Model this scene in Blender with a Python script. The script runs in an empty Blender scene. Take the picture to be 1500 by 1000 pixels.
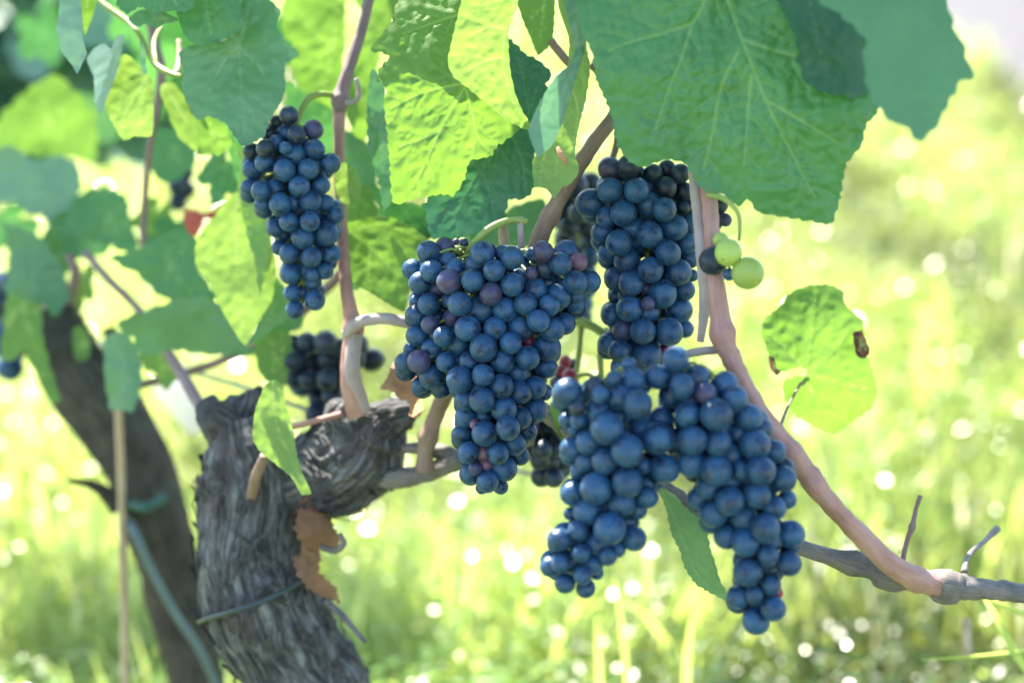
import bpy, math, random
import numpy as np
from mathutils import Vector, noise, Matrix
from mathutils.geometry import delaunay_2d_cdt
random.seed(7); rng = np.random.default_rng(11)
R = math.radians
# ------------------------------------------------------------------ camera, world, sun
TILT = R(12.0); LENS = 50.0; F = 1500 * LENS / 36.0; FOCUS = 0.785
CAM = Vector((0, 0, 0.74))
sc = bpy.context.scene
cd = bpy.data.cameras.new('camera'); cam = bpy.data.objects.new('camera', cd)
sc.collection.objects.link(cam); sc.camera = cam
cam.location = CAM; cam.rotation_euler = (R(90) - TILT, 0, 0)
cd.lens = LENS; cd.sensor_width = 36; cd.clip_start = 0.02; cd.clip_end = 500
cd.dof.use_dof = True; cd.dof.focus_distance = FOCUS; cd.dof.aperture_fstop = 3.0; cd.dof.aperture_blades = 0
SUN = Vector((-0.42, 0.62, 1.0)).normalized()
w = bpy.data.worlds.new('World'); sc.world = w; w.use_nodes = True
nt = w.node_tree; bg = nt.nodes['Background']
sky = nt.nodes.new('ShaderNodeTexSky'); sky.sky_type = 'NISHITA'; sky.sun_disc = False
sky.sun_elevation = math.asin(SUN.z); sky.sun_rotation = math.atan2(SUN.x, SUN.y)
sky.air_density = 1.0; sky.dust_density = 1.2
nt.links.new(sky.outputs[0], bg.inputs[0]); bg.inputs[1].default_value = 0.11
sd = bpy.data.lights.new('sun', 'SUN'); sd.energy = 5.0; sd.angle = R(0.5); sd.color = (1.0, 0.93, 0.82)
so = bpy.data.objects.new('sun', sd); sc.collection.objects.link(so)
so.rotation_euler = (-SUN).to_track_quat('-Z', 'Y').to_euler()
sc.view_settings.view_transform = 'Standard'; sc.view_settings.look = 'None'
sc.view_settings.exposure = 2.4; sc.view_settings.gamma = 1.0
sc.cycles.max_bounces = 8; sc.cycles.transparent_max_bounces = 8; sc.cycles.diffuse_bounces = 5
sc.cycles.use_denoising = True; sc.cycles.sample_clamp_indirect = 6.0

RT = Vector((1, 0, 0)); UP = Vector((0, math.sin(TILT), math.cos(TILT))); FW = Vector((0, math.cos(TILT), -math.sin(TILT)))
def P(px, py, d):
    px, py, d = float(px), float(py), float(d)
    return CAM + d * (FW + RT * ((px - 750) / F) + UP * ((500 - py) / F))
def ground_z(x, y):
    s = max(0.0, y - 1.7)
    return 0.17 * s * s / (s + 0.8) + 0.012 * math.sin(x * 3.1 + y * 1.3) + 0.03 * math.sin(x * 0.7 + 1) * min(1, s)
def on_ground(px, py):
    dv = FW + RT * ((px - 750) / F) + UP * ((500 - py) / F)
    t = 0.5
    while t < 60:
        p = CAM + dv * t
        if p.z < ground_z(p.x, p.y): return p
        t += 0.02
    return p

# ------------------------------------------------------------------ materials
def mat(name):
    m = bpy.data.materials.new(name); m.use_nodes = True
    n = m.node_tree; n.nodes.clear(); return m, n
def N(n, t, **kw):
    x = n.nodes.new(t)
    for k, v in kw.items(): setattr(x, k, v)
    return x
def setin(x, **kw):
    for k, v in kw.items():
        x.inputs[k.replace('_', ' ')].default_value = v
def ramp(n, src, stops):
    r = N(n, 'ShaderNodeValToRGB'); e = r.color_ramp.elements
    while len(e) > 1: e.remove(e[-1])
    e[0].position = stops[0][0]; e[0].color = (*stops[0][1], 1)
    for p, c in stops[1:]:
        k = e.new(p); k.color = (*c, 1)
    n.links.new(src, r.inputs[0]); return r.outputs[0]
def mixc(n, f, a, b, mode='MIX'):
    m = N(n, 'ShaderNodeMix', data_type='RGBA', blend_type=mode)
    for s, v in ((m.inputs[0], f), (m.inputs[6], a), (m.inputs[7], b)):
        if isinstance(v, (int, float)): s.default_value = v
        elif isinstance(v, tuple): s.default_value = (*v[:3], 1)
        else: n.links.new(v, s)
    return m.outputs[2]
def coords(n, scale=(1, 1, 1), kind='Object', attr=None, rand=True):
    if attr:
        a = N(n, 'ShaderNodeAttribute', attribute_name=attr); src = a.outputs['Vector']
    else:
        src = N(n, 'ShaderNodeTexCoord').outputs[kind]
    mp = N(n, 'ShaderNodeMapping'); mp.inputs['Scale'].default_value = scale; n.links.new(src, mp.inputs[0])
    if rand:
        oi = N(n, 'ShaderNodeObjectInfo'); mu = N(n, 'ShaderNodeMath', operation='MULTIPLY'); mu.inputs[1].default_value = 37.0
        n.links.new(oi.outputs['Random'], mu.inputs[0])
        cb = N(n, 'ShaderNodeCombineXYZ')
        for i in range(3): n.links.new(mu.outputs[0], cb.inputs[i])
        n.links.new(cb.outputs[0], mp.inputs['Location'])
    return mp.outputs[0]
def tex(n, vec, scale, detail=4, rough=0.55, dist=0.0):
    t = N(n, 'ShaderNodeTexNoise'); setin(t, Scale=scale, Detail=detail, Roughness=rough, Distortion=dist)
    n.links.new(vec, t.inputs['Vector']); return t.outputs['Fac']

def leaf_mat(name, top, thru, tf=0.45, rough=0.42, spec=0.5, vein=(0.36, 0.5, 0.16), vmix=0.75, blotch=0.25, aged=None):
    m, n = mat(name); out = N(n, 'ShaderNodeOutputMaterial')
    v = coords(n)
    n1 = tex(n, v, 38, 3); n2 = tex(n, v, 420, 3)
    dark = tuple(c * 0.62 for c in top); lite = tuple(min(1, c * 1.3) for c in top)
    c1 = ramp(n, n1, [(0.3, dark), (0.7, lite)])
    c1 = mixc(n, blotch, top, c1)
    c1 = mixc(n, 0.16, c1, ramp(n, n2, [(0.35, dark), (0.65, lite)]))
    at = N(n, 'ShaderNodeAttribute', attribute_name='vein')
    vm = N(n, 'ShaderNodeMath', operation='MULTIPLY'); vm.inputs[1].default_value = vmix; n.links.new(at.outputs['Fac'], vm.inputs[0])
    col = mixc(n, vm.outputs[0], c1, vein)
    tcol = mixc(n, 0.3, thru, ramp(n, n1, [(0.3, tuple(c * 0.55 for c in thru)), (0.7, tuple(min(1, c * 1.3) for c in thru))]))
    tcol = mixc(n, vm.outputs[0], tcol, tuple(0.55 * a + 0.45 * b for a, b in zip(thru, vein)))
    if aged:
        ag = tex(n, v, 30, 5); mk = ramp(n, ag, [(aged[0], (0, 0, 0)), (aged[0] + 0.05, (1, 1, 1))])
        col = mixc(n, mk, col, aged[1]); tcol = mixc(n, mk, tcol, aged[1])
    ro = N(n, 'ShaderNodeMath', operation='MULTIPLY_ADD'); ro.inputs[1].default_value = 0.25; ro.inputs[2].default_value = rough - 0.12
    n.links.new(n1, ro.inputs[0])
    pb = N(n, 'ShaderNodeBsdfPrincipled'); n.links.new(col, pb.inputs['Base Color']); n.links.new(ro.outputs[0], pb.inputs['Roughness'])
    pb.inputs['Specular IOR Level'].default_value = spec
    tr = N(n, 'ShaderNodeBsdfTranslucent'); n.links.new(tcol, tr.inputs[0])
    bp = N(n, 'ShaderNodeBump'); setin(bp, Strength=0.25, Distance=0.0006); n.links.new(tex(n, v, 650, 2), bp.inputs['Height'])
    n.links.new(bp.outputs[0], pb.inputs['Normal'])
    mx = N(n, 'ShaderNodeMixShader'); mx.inputs[0].default_value = tf
    n.links.new(pb.outputs[0], mx.inputs[1]); n.links.new(tr.outputs[0], mx.inputs[2]); n.links.new(mx.outputs[0], out.inputs[0])
    return m
LM = {
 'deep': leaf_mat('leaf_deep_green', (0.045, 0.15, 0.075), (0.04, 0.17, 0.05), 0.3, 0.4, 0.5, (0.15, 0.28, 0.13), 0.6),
 'green': leaf_mat('leaf_green', (0.075, 0.22, 0.085), (0.10, 0.31, 0.055), 0.35, 0.38, 0.6, (0.22, 0.38, 0.12), 0.8),
 'bright': leaf_mat('leaf_bright', (0.11, 0.24, 0.06), (0.22, 0.40, 0.04), 0.45, 0.45, 0.5, (0.42, 0.6, 0.16), 0.7),
 'pale': leaf_mat('leaf_pale_underside', (0.20, 0.33, 0.11), (0.27, 0.42, 0.06), 0.45, 0.6, 0.3, (0.5, 0.62, 0.25), 0.55),
 'teal': leaf_mat('leaf_cool_green', (0.105, 0.25, 0.105), (0.09, 0.27, 0.06), 0.28, 0.36, 0.7, (0.2, 0.34, 0.16), 0.65),
 'grey': leaf_mat('leaf_grey_green', (0.17, 0.31, 0.22), (0.12, 0.30, 0.12), 0.32, 0.34, 0.7, (0.22, 0.35, 0.2), 0.6),
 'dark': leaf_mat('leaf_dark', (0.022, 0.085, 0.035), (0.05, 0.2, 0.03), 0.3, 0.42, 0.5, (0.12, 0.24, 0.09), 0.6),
 'dry': leaf_mat('leaf_dry_brown', (0.26, 0.15, 0.10), (0.60, 0.34, 0.20), 0.42, 0.7, 0.2, (0.34, 0.18, 0.1), 0.5, 0.6),
 'rust': leaf_mat('leaf_rust_patch', (0.11, 0.035, 0.035), (0.2, 0.06, 0.05), 0.3, 0.7, 0.2),
 'pink': leaf_mat('leaf_pink_red', (0.34, 0.07, 0.06), (0.65, 0.16, 0.12), 0.45, 0.6, 0.2, (0.4, 0.15, 0.1), 0.4, 0.5),
}
def grape_mat(name, bloom, skin, fleshy=0.0, cover=0.5, rough=0.42):
    m, n = mat(name); out = N(n, 'ShaderNodeOutputMaterial')
    v = coords(n)
    a = tex(n, v, 1.15, 3, 0.6, 0.4); b = tex(n, v, 9, 5, 0.65); f = tex(n, v, 60, 2)
    oi = N(n, 'ShaderNodeObjectInfo')
    mask = ramp(n, a, [(cover - 0.14, (0.12,) * 3), (cover - 0.02, (0.72,) * 3), (cover + 0.12, (1,) * 3)])
    wear = ramp(n, b, [(0.37, (0.1,) * 3), (0.42, (0.8,) * 3), (0.6, (1,) * 3)])
    mk = mixc(n, 1.0, mask, wear, 'MULTIPLY')
    b2 = mixc(n, 0.25, bloom, ramp(n, f, [(0.3, tuple(c * 0.6 for c in bloom)), (0.7, tuple(min(1, c * 1.4) for c in bloom))]))
    col = mixc(n, mk, skin, b2)
    hv = N(n, 'ShaderNodeHueSaturation')
    mr = N(n, 'ShaderNodeMapRange'); setin(mr, To_Min=0.8, To_Max=1.2); n.links.new(oi.outputs['Random'], mr.inputs['Value'])
    n.links.new(mr.outputs[0], hv.inputs['Value']); n.links.new(col, hv.inputs['Color']); col = hv.outputs[0]
    # stylar scar at +Z
    tc = N(n, 'ShaderNodeTexCoord'); ds = N(n, 'ShaderNodeVectorMath', operation='DISTANCE'); ds.inputs[1].default_value = (0, 0, 1)
    n.links.new(tc.outputs['Object'], ds.inputs[0])
    sc_ = ramp(n, ds.outputs['Value'], [(0.0, (1,) * 3), (0.05, (1,) * 3), (0.075, (0.35,) * 3), (0.15, (0,) * 3)])
    col = mixc(n, sc_, col, (0.13, 0.085, 0.05))
    pb = N(n, 'ShaderNodeBsdfPrincipled'); n.links.new(col, pb.inputs['Base Color'])
    ro = ramp(n, mk, [(0, (rough - 0.17,) * 3), (1, (rough + 0.08,) * 3)]); n.links.new(ro, pb.inputs['Roughness'])
    pb.inputs['Specular IOR Level'].default_value = 0.45
    pb.inputs['Sheen Weight'].default_value = 0.10; pb.inputs['Sheen Roughness'].default_value = 0.4
    pb.inputs['Sheen Tint'].default_value = (0.55, 0.75, 1, 1)
    if fleshy:
        pb.inputs['Subsurface Weight'].default_value = fleshy; pb.inputs['Subsurface Radius'].default_value = (0.8, 1.0, 0.4)
        pb.inputs['Subsurface Scale'].default_value = 0.005
    bp = N(n, 'ShaderNodeBump'); setin(bp, Strength=0.12, Distance=0.03); n.links.new(b, bp.inputs['Height']); n.links.new(bp.outputs[0], pb.inputs['Normal'])
    n.links.new(pb.outputs[0], out.inputs[0]); return m
GM = {
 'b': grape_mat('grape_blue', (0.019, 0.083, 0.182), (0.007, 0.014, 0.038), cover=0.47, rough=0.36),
 'p': grape_mat('grape_purple', (0.046, 0.068, 0.145), (0.055, 0.022, 0.055), cover=0.52),
 'k': grape_mat('grape_pink', (0.20, 0.12, 0.18), (0.18, 0.055, 0.09), 0.2, cover=0.5),
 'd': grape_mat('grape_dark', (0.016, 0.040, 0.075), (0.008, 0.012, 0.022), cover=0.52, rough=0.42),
 'r': grape_mat('grape_red', (0.30, 0.08, 0.13), (0.25, 0.015, 0.03), 0.3, cover=0.6),
 'g': grape_mat('grape_green', (0.36, 0.46, 0.12), (0.34, 0.45, 0.06), 0.35, cover=0.5),
}
def wood_mat(name, c0, c1, c2, sc_=(5, 5, 0.6), rough=0.6, bump=0.5, dist=0.0008, attr='tuv'):
    m, n = mat(name); out = N(n, 'ShaderNodeOutputMaterial')
    v = coords(n, sc_, attr=attr); v2 = coords(n, (1, 1, 1))
    a = tex(n, v, 3.0, 6, 0.65); b = tex(n, v2, 60, 3)
    col = ramp(n, a, [(0.3, c0), (0.5, c1), (0.68, c2)])
    col = mixc(n, 0.35, col, ramp(n, b, [(0.35, c0), (0.65, c2)]))
    pb = N(n, 'ShaderNodeBsdfPrincipled'); n.links.new(col, pb.inputs['Base Color']); setin(pb, Roughness=rough)
    bp = N(n, 'ShaderNodeBump'); setin(bp, Strength=bump, Distance=dist); n.links.new(a, bp.inputs['Height']); n.links.new(bp.outputs[0], pb.inputs['Normal'])
    n.links.new(pb.outputs[0], out.inputs[0]); return m
def bark_mat(name, c0, c1, c2):
    m, n = mat(name); out = N(n, 'ShaderNodeOutputMaterial')
    v = coords(n, (3.2, 3.2, 0.32), attr='tuv', rand=False); v2 = coords(n, rand=False)
    wob = N(n, 'ShaderNodeTexNoise'); setin(wob, Scale=22.0, Detail=2.0); n.links.new(v2, wob.inputs['Vector'])
    ad = N(n, 'ShaderNodeVectorMath', operation='MULTIPLY_ADD'); ad.inputs[1].default_value = (1.3, 1.3, 1.3)
    n.links.new(wob.outputs['Color'], ad.inputs[0]); n.links.new(v, ad.inputs[2])
    a = tex(n, ad.outputs[0], 2.6, 7, 0.7, 0.6); b = tex(n, v2, 55, 4, 0.65); d = tex(n, v2, 14, 3)
    col = ramp(n, a, [(0.33, c0), (0.46, c1), (0.62, c2)])
    col = mixc(n, ramp(n, b, [(0.4, (0.0,) * 3), (0.62, (0.55,) * 3)]), col, c0)
    col = mixc(n, ramp(n, d, [(0.55, (0,) * 3), (0.68, (0.4,) * 3)]), col, (0.17, 0.11, 0.09))
    pb = N(n, 'ShaderNodeBsdfPrincipled'); n.links.new(col, pb.inputs['Base Color']); setin(pb, Roughness=0.85)
    hs = N(n, 'ShaderNodeMath', operation='ADD'); n.links.new(a, hs.inputs[0]); n.links.new(b, hs.inputs[1])
    bp = N(n, 'ShaderNodeBump'); setin(bp, Strength=1.0, Distance=0.006); n.links.new(hs.outputs[0], bp.inputs['Height']); n.links.new(bp.outputs[0], pb.inputs['Normal'])
    n.links.new(pb.outputs[0], out.inputs[0]); return m
WM = {
 'cane': wood_mat('cane_brown', (0.13, 0.075, 0.055), (0.24, 0.145, 0.105), (0.36, 0.25, 0.19)),
 'pink': wood_mat('cane_pinkish', (0.26, 0.115, 0.09), (0.42, 0.205, 0.165), (0.55, 0.33, 0.28), rough=0.5),
 'pale': wood_mat('cane_pale', (0.27, 0.20, 0.19), (0.40, 0.31, 0.29), (0.5, 0.42, 0.40)),
 'violet': wood_mat('cane_violet', (0.13, 0.075, 0.085), (0.24, 0.15, 0.16), (0.33, 0.23, 0.24)),
 'grey': wood_mat('old_cane_grey', (0.05, 0.042, 0.04), (0.15, 0.13, 0.12), (0.30, 0.26, 0.23)),
 'bark': bark_mat('old_bark', (0.012, 0.012, 0.013), (0.10, 0.10, 0.105), (0.32, 0.32, 0.325)),
 'bark2': wood_mat('old_bark_dark', (0.02, 0.018, 0.014), (0.06, 0.052, 0.04), (0.13, 0.115, 0.09), (7, 7, 0.4), 0.85, 0.9, 0.003),
 'peel': wood_mat('peeled_bark', (0.22, 0.08, 0.04), (0.45, 0.2, 0.11), (0.6, 0.33, 0.2), (4, 4, 0.5), 0.7),
 'stem': wood_mat('green_stem', (0.14, 0.22, 0.04), (0.25, 0.33, 0.07), (0.36, 0.40, 0.13), rough=0.55, bump=0.2),
 'tan': wood_mat('bamboo', (0.32, 0.21, 0.11), (0.48, 0.34, 0.19), (0.6, 0.46, 0.28), rough=0.5),
}
def plain_mat(name, c, rough=0.5, metal=0.0):
    m, n = mat(name); out = N(n, 'ShaderNodeOutputMaterial'); v = coords(n)
    col = ramp(n, tex(n, v, 40, 4), [(0.3, tuple(x * 0.75 for x in c)), (0.7, tuple(min(1, x * 1.15) for x in c))])
    pb = N(n, 'ShaderNodeBsdfPrincipled'); n.links.new(col, pb.inputs['Base Color']); setin(pb, Roughness=rough, Metallic=metal)
    n.links.new(pb.outputs[0], out.inputs[0]); return m
M_tube = plain_mat('teal_hose', (0.11, 0.16, 0.16), 0.5); M_tie = plain_mat('green_tie', (0.025, 0.09, 0.07), 0.6)
M_white = plain_mat('white_plastic', (0.8, 0.8, 0.78), 0.4); M_wire = plain_mat('galvanised_wire', (0.22, 0.24, 0.27), 0.7)
M_band = plain_mat('dark_band', (0.03, 0.05, 0.055), 0.5); M_seed = plain_mat('seed_head', (0.62, 0.50, 0.34), 0.8)
_n = M_white.node_tree; _o = [x for x in _n.nodes if x.type == 'OUTPUT_MATERIAL'][0]; _p = [x for x in _n.nodes if x.type == 'BSDF_PRINCIPLED'][0]
_t = _n.nodes.new('ShaderNodeBsdfTranslucent'); _t.inputs[0].default_value = (0.85, 0.85, 0.83, 1); _m = _n.nodes.new('ShaderNodeMixShader'); _m.inputs[0].default_value = 0.5
_n.links.new(_p.outputs[0], _m.inputs[1]); _n.links.new(_t.outputs[0], _m.inputs[2]); _n.links.new(_m.outputs[0], _o.inputs[0])

# ------------------------------------------------------------------ object helpers
COL = sc.collection
def link(name, me, parent=None, m=None, loc=None):
    o = bpy.data.objects.new(name, me); COL.objects.link(o)
    if m and me is not None and not me.materials: me.materials.append(m)
    if loc is not None: o.location = loc
    if parent is not None: o.parent = parent
    return o
def tag(o, label, cat=None, group=None, kind=None):
    if label: o['label'] = label
    if cat: o['category'] = cat
    if group: o['group'] = group
    if kind: o['kind'] = kind
    return o
def mesh_from(name, V, Fs, m=None, attrs=None, smooth=True, mi=None):
    me = bpy.data.meshes.new(name); me.from_pydata([tuple(v) for v in V], [], Fs)
    if m:
        for x in (m if isinstance(m, list) else [m]): me.materials.append(x)
    for k, (typ, data) in (attrs or {}).items():
        a = me.attributes.new(k, typ, 'POINT')
        a.data.foreach_set('vector' if typ == 'FLOAT_VECTOR' else 'value', np.asarray(data, dtype=np.float32).ravel())
    if smooth: me.polygons.foreach_set('use_smooth', [True] * len(me.polygons))
    if mi is not None: me.polygons.foreach_set('material_index', mi)
    me.update(); return me
def catmull(pts, step):
    pts = [tuple(map(float, p)) for p in pts]; out = []
    n = len(pts)
    for i in range(n - 1):
        p0, p1, p2, p3 = pts[max(i - 1, 0)], pts[i], pts[i + 1], pts[min(i + 2, n - 1)]
        L = math.dist(p1[:3], p2[:3]); k = max(1, int(L / step))
        for j in range(k):
            t = j / k; t2 = t * t; t3 = t2 * t
            out.append(tuple(0.5 * ((2 * b) + (-a + c) * t + (2 * a - 5 * b + 4 * c - d) * t2 + (-a + 3 * b - 3 * c + d) * t3) for a, b, c, d in zip(p0, p1, p2, p3)))
    out.append(pts[-1]); return out
class TB:
    def __init__(s): s.V = []; s.F = []; s.T = []
    def tube(s, path, sides=12, rough=0.0, freq=3.0, knots=(), seed=0, ridges=0.0, caps=True):
        """path: (x,y,z,r) world; smooth; ridged along the fibres"""
        base = len(s.V); ps = [Vector(p[:3]) for p in path]; n = len(ps); L = 0; up = None
        for i, p in enumerate(ps):
            t = (ps[min(i + 1, n - 1)] - ps[max(i - 1, 0)]).normalized()
            if up is None: up = t.orthogonal().normalized()
            up = (up - t * up.dot(t)).normalized(); sd_ = t.cross(up)
            if i: L += (p - ps[i - 1]).length
            r = path[i][3]
            for kl, kr, kw in knots: r *= 1 + kr * math.exp(-((L - kl) / kw) ** 2)
            for k in range(sides):
                a = 2 * math.pi * k / sides; c, q = math.cos(a), math.sin(a)
                rr = r
                if rough: rr *= 1 + rough * noise.noise(Vector((c * 1.2, q * 1.2, L / (path[i][3] + 1e-6) * 0.35 * freq)) + Vector((seed, seed * 1.7, 0)))
                if ridges:
                    tw = a + 1.2 * noise.noise(Vector((L * 18, seed, 0)))
                    rr *= 1 + ridges * (abs(noise.noise(Vector((math.cos(tw) * 4.5, math.sin(tw) * 4.5, L * 14 + seed)))) * 2 - 0.4) + ridges * 0.5 * noise.noise(Vector((c * 11, q * 11, L * 45 + seed)))
                s.V.append(p + (up * c + sd_ * q) * rr); s.T.append((c, q, L * 40 + seed))
        for i in range(n - 1):
            for k in range(sides):
                k2 = (k + 1) % sides
                s.F.append((base + i * sides + k, base + i * sides + k2, base + (i + 1) * sides + k2, base + (i + 1) * sides + k))
        if caps:
            s.F.append(tuple(base + k for k in range(sides))[::-1]); s.F.append(tuple(base + (n - 1) * sides + k for k in range(sides)))
        return s
    def build(s, name, m, parent=None, root=None):
        org = root if root is not None else sum((Vector(v) for v in s.V), Vector()) / len(s.V)
        off = parent.location if parent is not None else Vector()
        me = mesh_from(name, [Vector(v) - org for v in s.V], s.F, m, {'tuv': ('FLOAT_VECTOR', s.T)})
        return link(name, me, parent, None, org - off)
def pxpath(pts, step=4):
    """(px,py,depth,radius_px) -> smooth world path"""
    out = []
    for x, y, d, r in catmull([(p[0], p[1], p[2] * 1000, p[3]) for p in pts], step):
        d /= 1000; p = P(x, y, d); out.append((p.x, p.y, p.z, r * d / F))
    return out
def cane(pts, m, label, name='cane', cat='vine cane', sides=14, rough=0.12, nodes=(), parent=None, group='canes of the grape vine', ridges=0.03, step=4):
    path = pxpath(pts, step); kn = []
    if nodes:
        L = [0]
        for i in range(1, len(path)): L.append(L[-1] + math.dist(path[i][:3], path[i - 1][:3]))
        for f, amp in nodes: kn.append((L[-1] * f, amp, path[int((len(path) - 1) * f)][3] * 0.9))
    tb = TB().tube(path, sides, rough, 2.0, kn, seed=random.random() * 50, ridges=ridges)
    o = tb.build(name, WM[m] if isinstance(m, str) else m, parent)
    if parent is None: tag(o, label, cat, group)
    return o

# ------------------------------------------------------------------ leaves
def poly_sample(outline, step):
    n = len(outline); out = []
    for i in range(n):
        p0, p1, p2, p3 = outline[i - 1], outline[i], outline[(i + 1) % n], outline[(i + 2) % n]
        L = math.dist(p1, p2); k = max(1, int(round(L / step)))
        for j in range(k):
            t = j / k; t2 = t * t; t3 = t2 * t; T = 0.55
            m1 = [(p2[q] - p0[q]) * T * min(1, L / (math.dist(p0, p1) + 1e-6)) for q in (0, 1)]
            m2 = [(p3[q] - p1[q]) * T * min(1, L / (math.dist(p2, p3) + 1e-6)) for q in (0, 1)]
            out.append(tuple((2 * t3 - 3 * t2 + 1) * p1[q] + (t3 - 2 * t2 + t) * m1[q] * 0.6 + (-2 * t3 + 3 * t2) * p2[q] + (t3 - t2) * m2[q] * 0.6 for q in (0, 1)))
    return out
def area2(o): return sum(o[i][0] * o[(i + 1) % len(o)][1] - o[(i + 1) % len(o)][0] * o[i][1] for i in range(len(o)))
def inside(P_, poly):
    x, y = P_[:, 0], P_[:, 1]; c = np.zeros(len(P_), bool); n = len(poly)
    for i in range(n):
        x1, y1 = poly[i]; x2, y2 = poly[(i + 1) % n]
        if y1 == y2: continue
        t = ((y1 > y) != (y2 > y)) & (x < (x2 - x1) * (y - y1) / (y2 - y1) + x1); c ^= t
    return c
def segdist(P_, segs):
    """min distance, width-normalised"""
    best = np.full(len(P_), 1e9)
    for (a, b, wd) in segs:
        a = np.array(a, float); b = np.array(b, float); ab = b - a; L2 = (ab ** 2).sum() + 1e-9
        t = np.clip(((P_ - a) @ ab) / L2, 0, 1); d = np.sqrt(((P_ - a - t[:, None] * ab) ** 2).sum(1)) / wd
        best = np.minimum(best, d)
    return best
def ray_len(j, ang, poly):
    best = 1e9; dx, dy = math.cos(ang), math.sin(ang); n = len(poly)
    for i in range(n):
        x1, y1 = poly[i]; x2, y2 = poly[(i + 1) % n]; ex, ey = x2 - x1, y2 - y1; den = dx * ey - dy * ex
        if abs(den) < 1e-9: continue
        t = ((x1 - j[0]) * ey - (y1 - j[1]) * ex) / den; u = ((x1 - j[0]) * dy - (y1 - j[1]) * dx) / den
        if t > 1 and 0 <= u <= 1: best = min(best, t)
    return best if best < 1e8 else 40
def leaf(outline, d, m, label, tilt=(0, 0), j=None, veins=None, sp=5.0, serr=2.2, per=13, quilt=0.35, curl=0.0, folds=(), wav=1.0, name='vine_leaf', vw=1.5, grp='leaves of the grape vine', bfreq=26, parent=None):
    """outline in photo pixels, each leaf at its own distance d (m) with tilt (m per 100 px), curl, folds and quilting between veins"""
    if area2(outline) < 0: outline = outline[::-1]
    px = d / F
    if sp >= 5: serr *= 2.6; per *= 1.9
    smp = poly_sample(outline, max(2.0, sp * 0.7) if serr else sp)
    if serr:
        o2 = []; L = 0; n = len(smp); ph = random.random() * per; pr = per; am = serr
        for i in range(n):
            a, b = smp[i - 1], smp[(i + 1) % n]; nx, ny = (b[1] - a[1]), -(b[0] - a[0]); q = math.hypot(nx, ny) + 1e-6
            L += math.dist(smp[i], smp[i - 1]); t = (L + ph)
            if t > pr: ph -= pr; t -= pr; pr = per * random.uniform(0.6, 1.5); am = serr * random.uniform(0.5, 1.5)
            u = t / pr; h = (u / 0.7 if u < 0.7 else (1 - u) / 0.3) - 0.35
            o2.append((smp[i][0] + nx / q * am * h, smp[i][1] + ny / q * am * h))
        bd = o2
    else: bd = smp
    A = np.array(bd); lo, hi = A.min(0), A.max(0); cx, cy = A.mean(0)
    gx = np.arange(lo[0], hi[0], sp); gy = np.arange(lo[1], hi[1], sp * 0.87)
    G = np.array([(x + (sp / 2 if k % 2 else 0) + random.uniform(-.12, .12) * sp, y + random.uniform(-.12, .12) * sp) for k, y in enumerate(gy) for x in gx])
    G = G[inside(G, bd)] if len(G) else G.reshape(0, 2)
    bs = [(bd[i], bd[(i + 1) % len(bd)], 1.0) for i in range(len(bd))]
    if len(G): G = G[segdist(G, bs) > sp * 0.55]
    # veins
    segs = []; sec = []
    if veins is None:
        if j is None: j = (cx, cy)
        base = math.atan2(cy - j[1], cx - j[0]); veins = []
        for off, k in ((0, .93), (.75, .8), (-.75, .8), (1.6, .6), (-1.6, .6)):
            an = base + off + random.uniform(-.1, .1); Lr = ray_len(j, an, bd) * k; bend = random.uniform(-.12, .12)
            veins.append([(j[0] + math.cos(an + bend * (t - .5)) * Lr * t, j[1] + math.sin(an + bend * (t - .5)) * Lr * t) for t in (0, .25, .5, .75, 1)])
    for vn in veins:
        vs = catmull([(a, b, 0) for a, b in vn], 8); tot = len(vs)
        for i in range(tot - 1): segs.append((vs[i][:2], vs[i + 1][:2], vw * (1.15 - 0.85 * i / tot)))
        nb = max(2, int(tot * 8 / bfreq)); side = 1
        for q in range(1, nb * 2):
            f = q / (nb * 2); i = int(f * (tot - 1)); side = -side
            an = math.atan2(vs[i + 1][1] - vs[i][1], vs[i + 1][0] - vs[i][0]) + side * random.uniform(.75, 1.0)
            Lb = bfreq * random.uniform(1.6, 2.6) * (1 - 0.5 * f); x, y = vs[i][:2]; an0 = an
            for s_ in range(4):
                x2, y2 = x + math.cos(an) * Lb / 4, y + math.sin(an) * Lb / 4
                sec.append(((x, y), (x2, y2), vw * (0.5 - 0.09 * s_)))
                if s_ in (1, 2):
                    a3 = an + random.choice((-1, 1)) * 1.1; sec.append(((x2, y2), (x2 + math.cos(a3) * Lb * .28, y2 + math.sin(a3) * Lb * .28), vw * 0.25))
                x, y = x2, y2; an -= side * 0.13
    pts = [Vector(p) for p in bd] + [Vector(p) for p in G]
    res = delaunay_2d_cdt(pts, [(i, (i + 1) % len(bd)) for i in range(len(bd))], [], 1, 1e-4)
    V2 = np.array([tuple(v) for v in res[0]]); faces = [tuple(f) for f in res[2]]
    X, Y = V2[:, 0], V2[:, 1]
    dm = segdist(V2, segs); dsx = segdist(V2, sec) if sec else np.full(len(V2), 9.0)
    vein = np.clip(1.25 - dm, 0, 1) + 0.0; vein = np.maximum(vein, 0.32 * np.clip(1.3 - dsx, 0, 1))
    dist_px = np.minimum(segdist(V2, [(a, b, 1.0) for a, b, _ in segs]), segdist(V2, [(a, b, 1.0) for a, b, _ in sec]) + 0.8)
    wpx, hpx = hi[0] - lo[0], hi[1] - lo[1]; S = max(wpx, hpx)
    z = tilt[0] * (X - cx) / 100 + tilt[1] * (Y - cy) / 100
    z += curl * (((X - cx) / S) ** 2 + ((Y - cy) / S) ** 2) * 4 * S * px
    z += -quilt * np.clip(dist_px / 9.0, 0, 1) ** 0.7 * 8 * px
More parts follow.
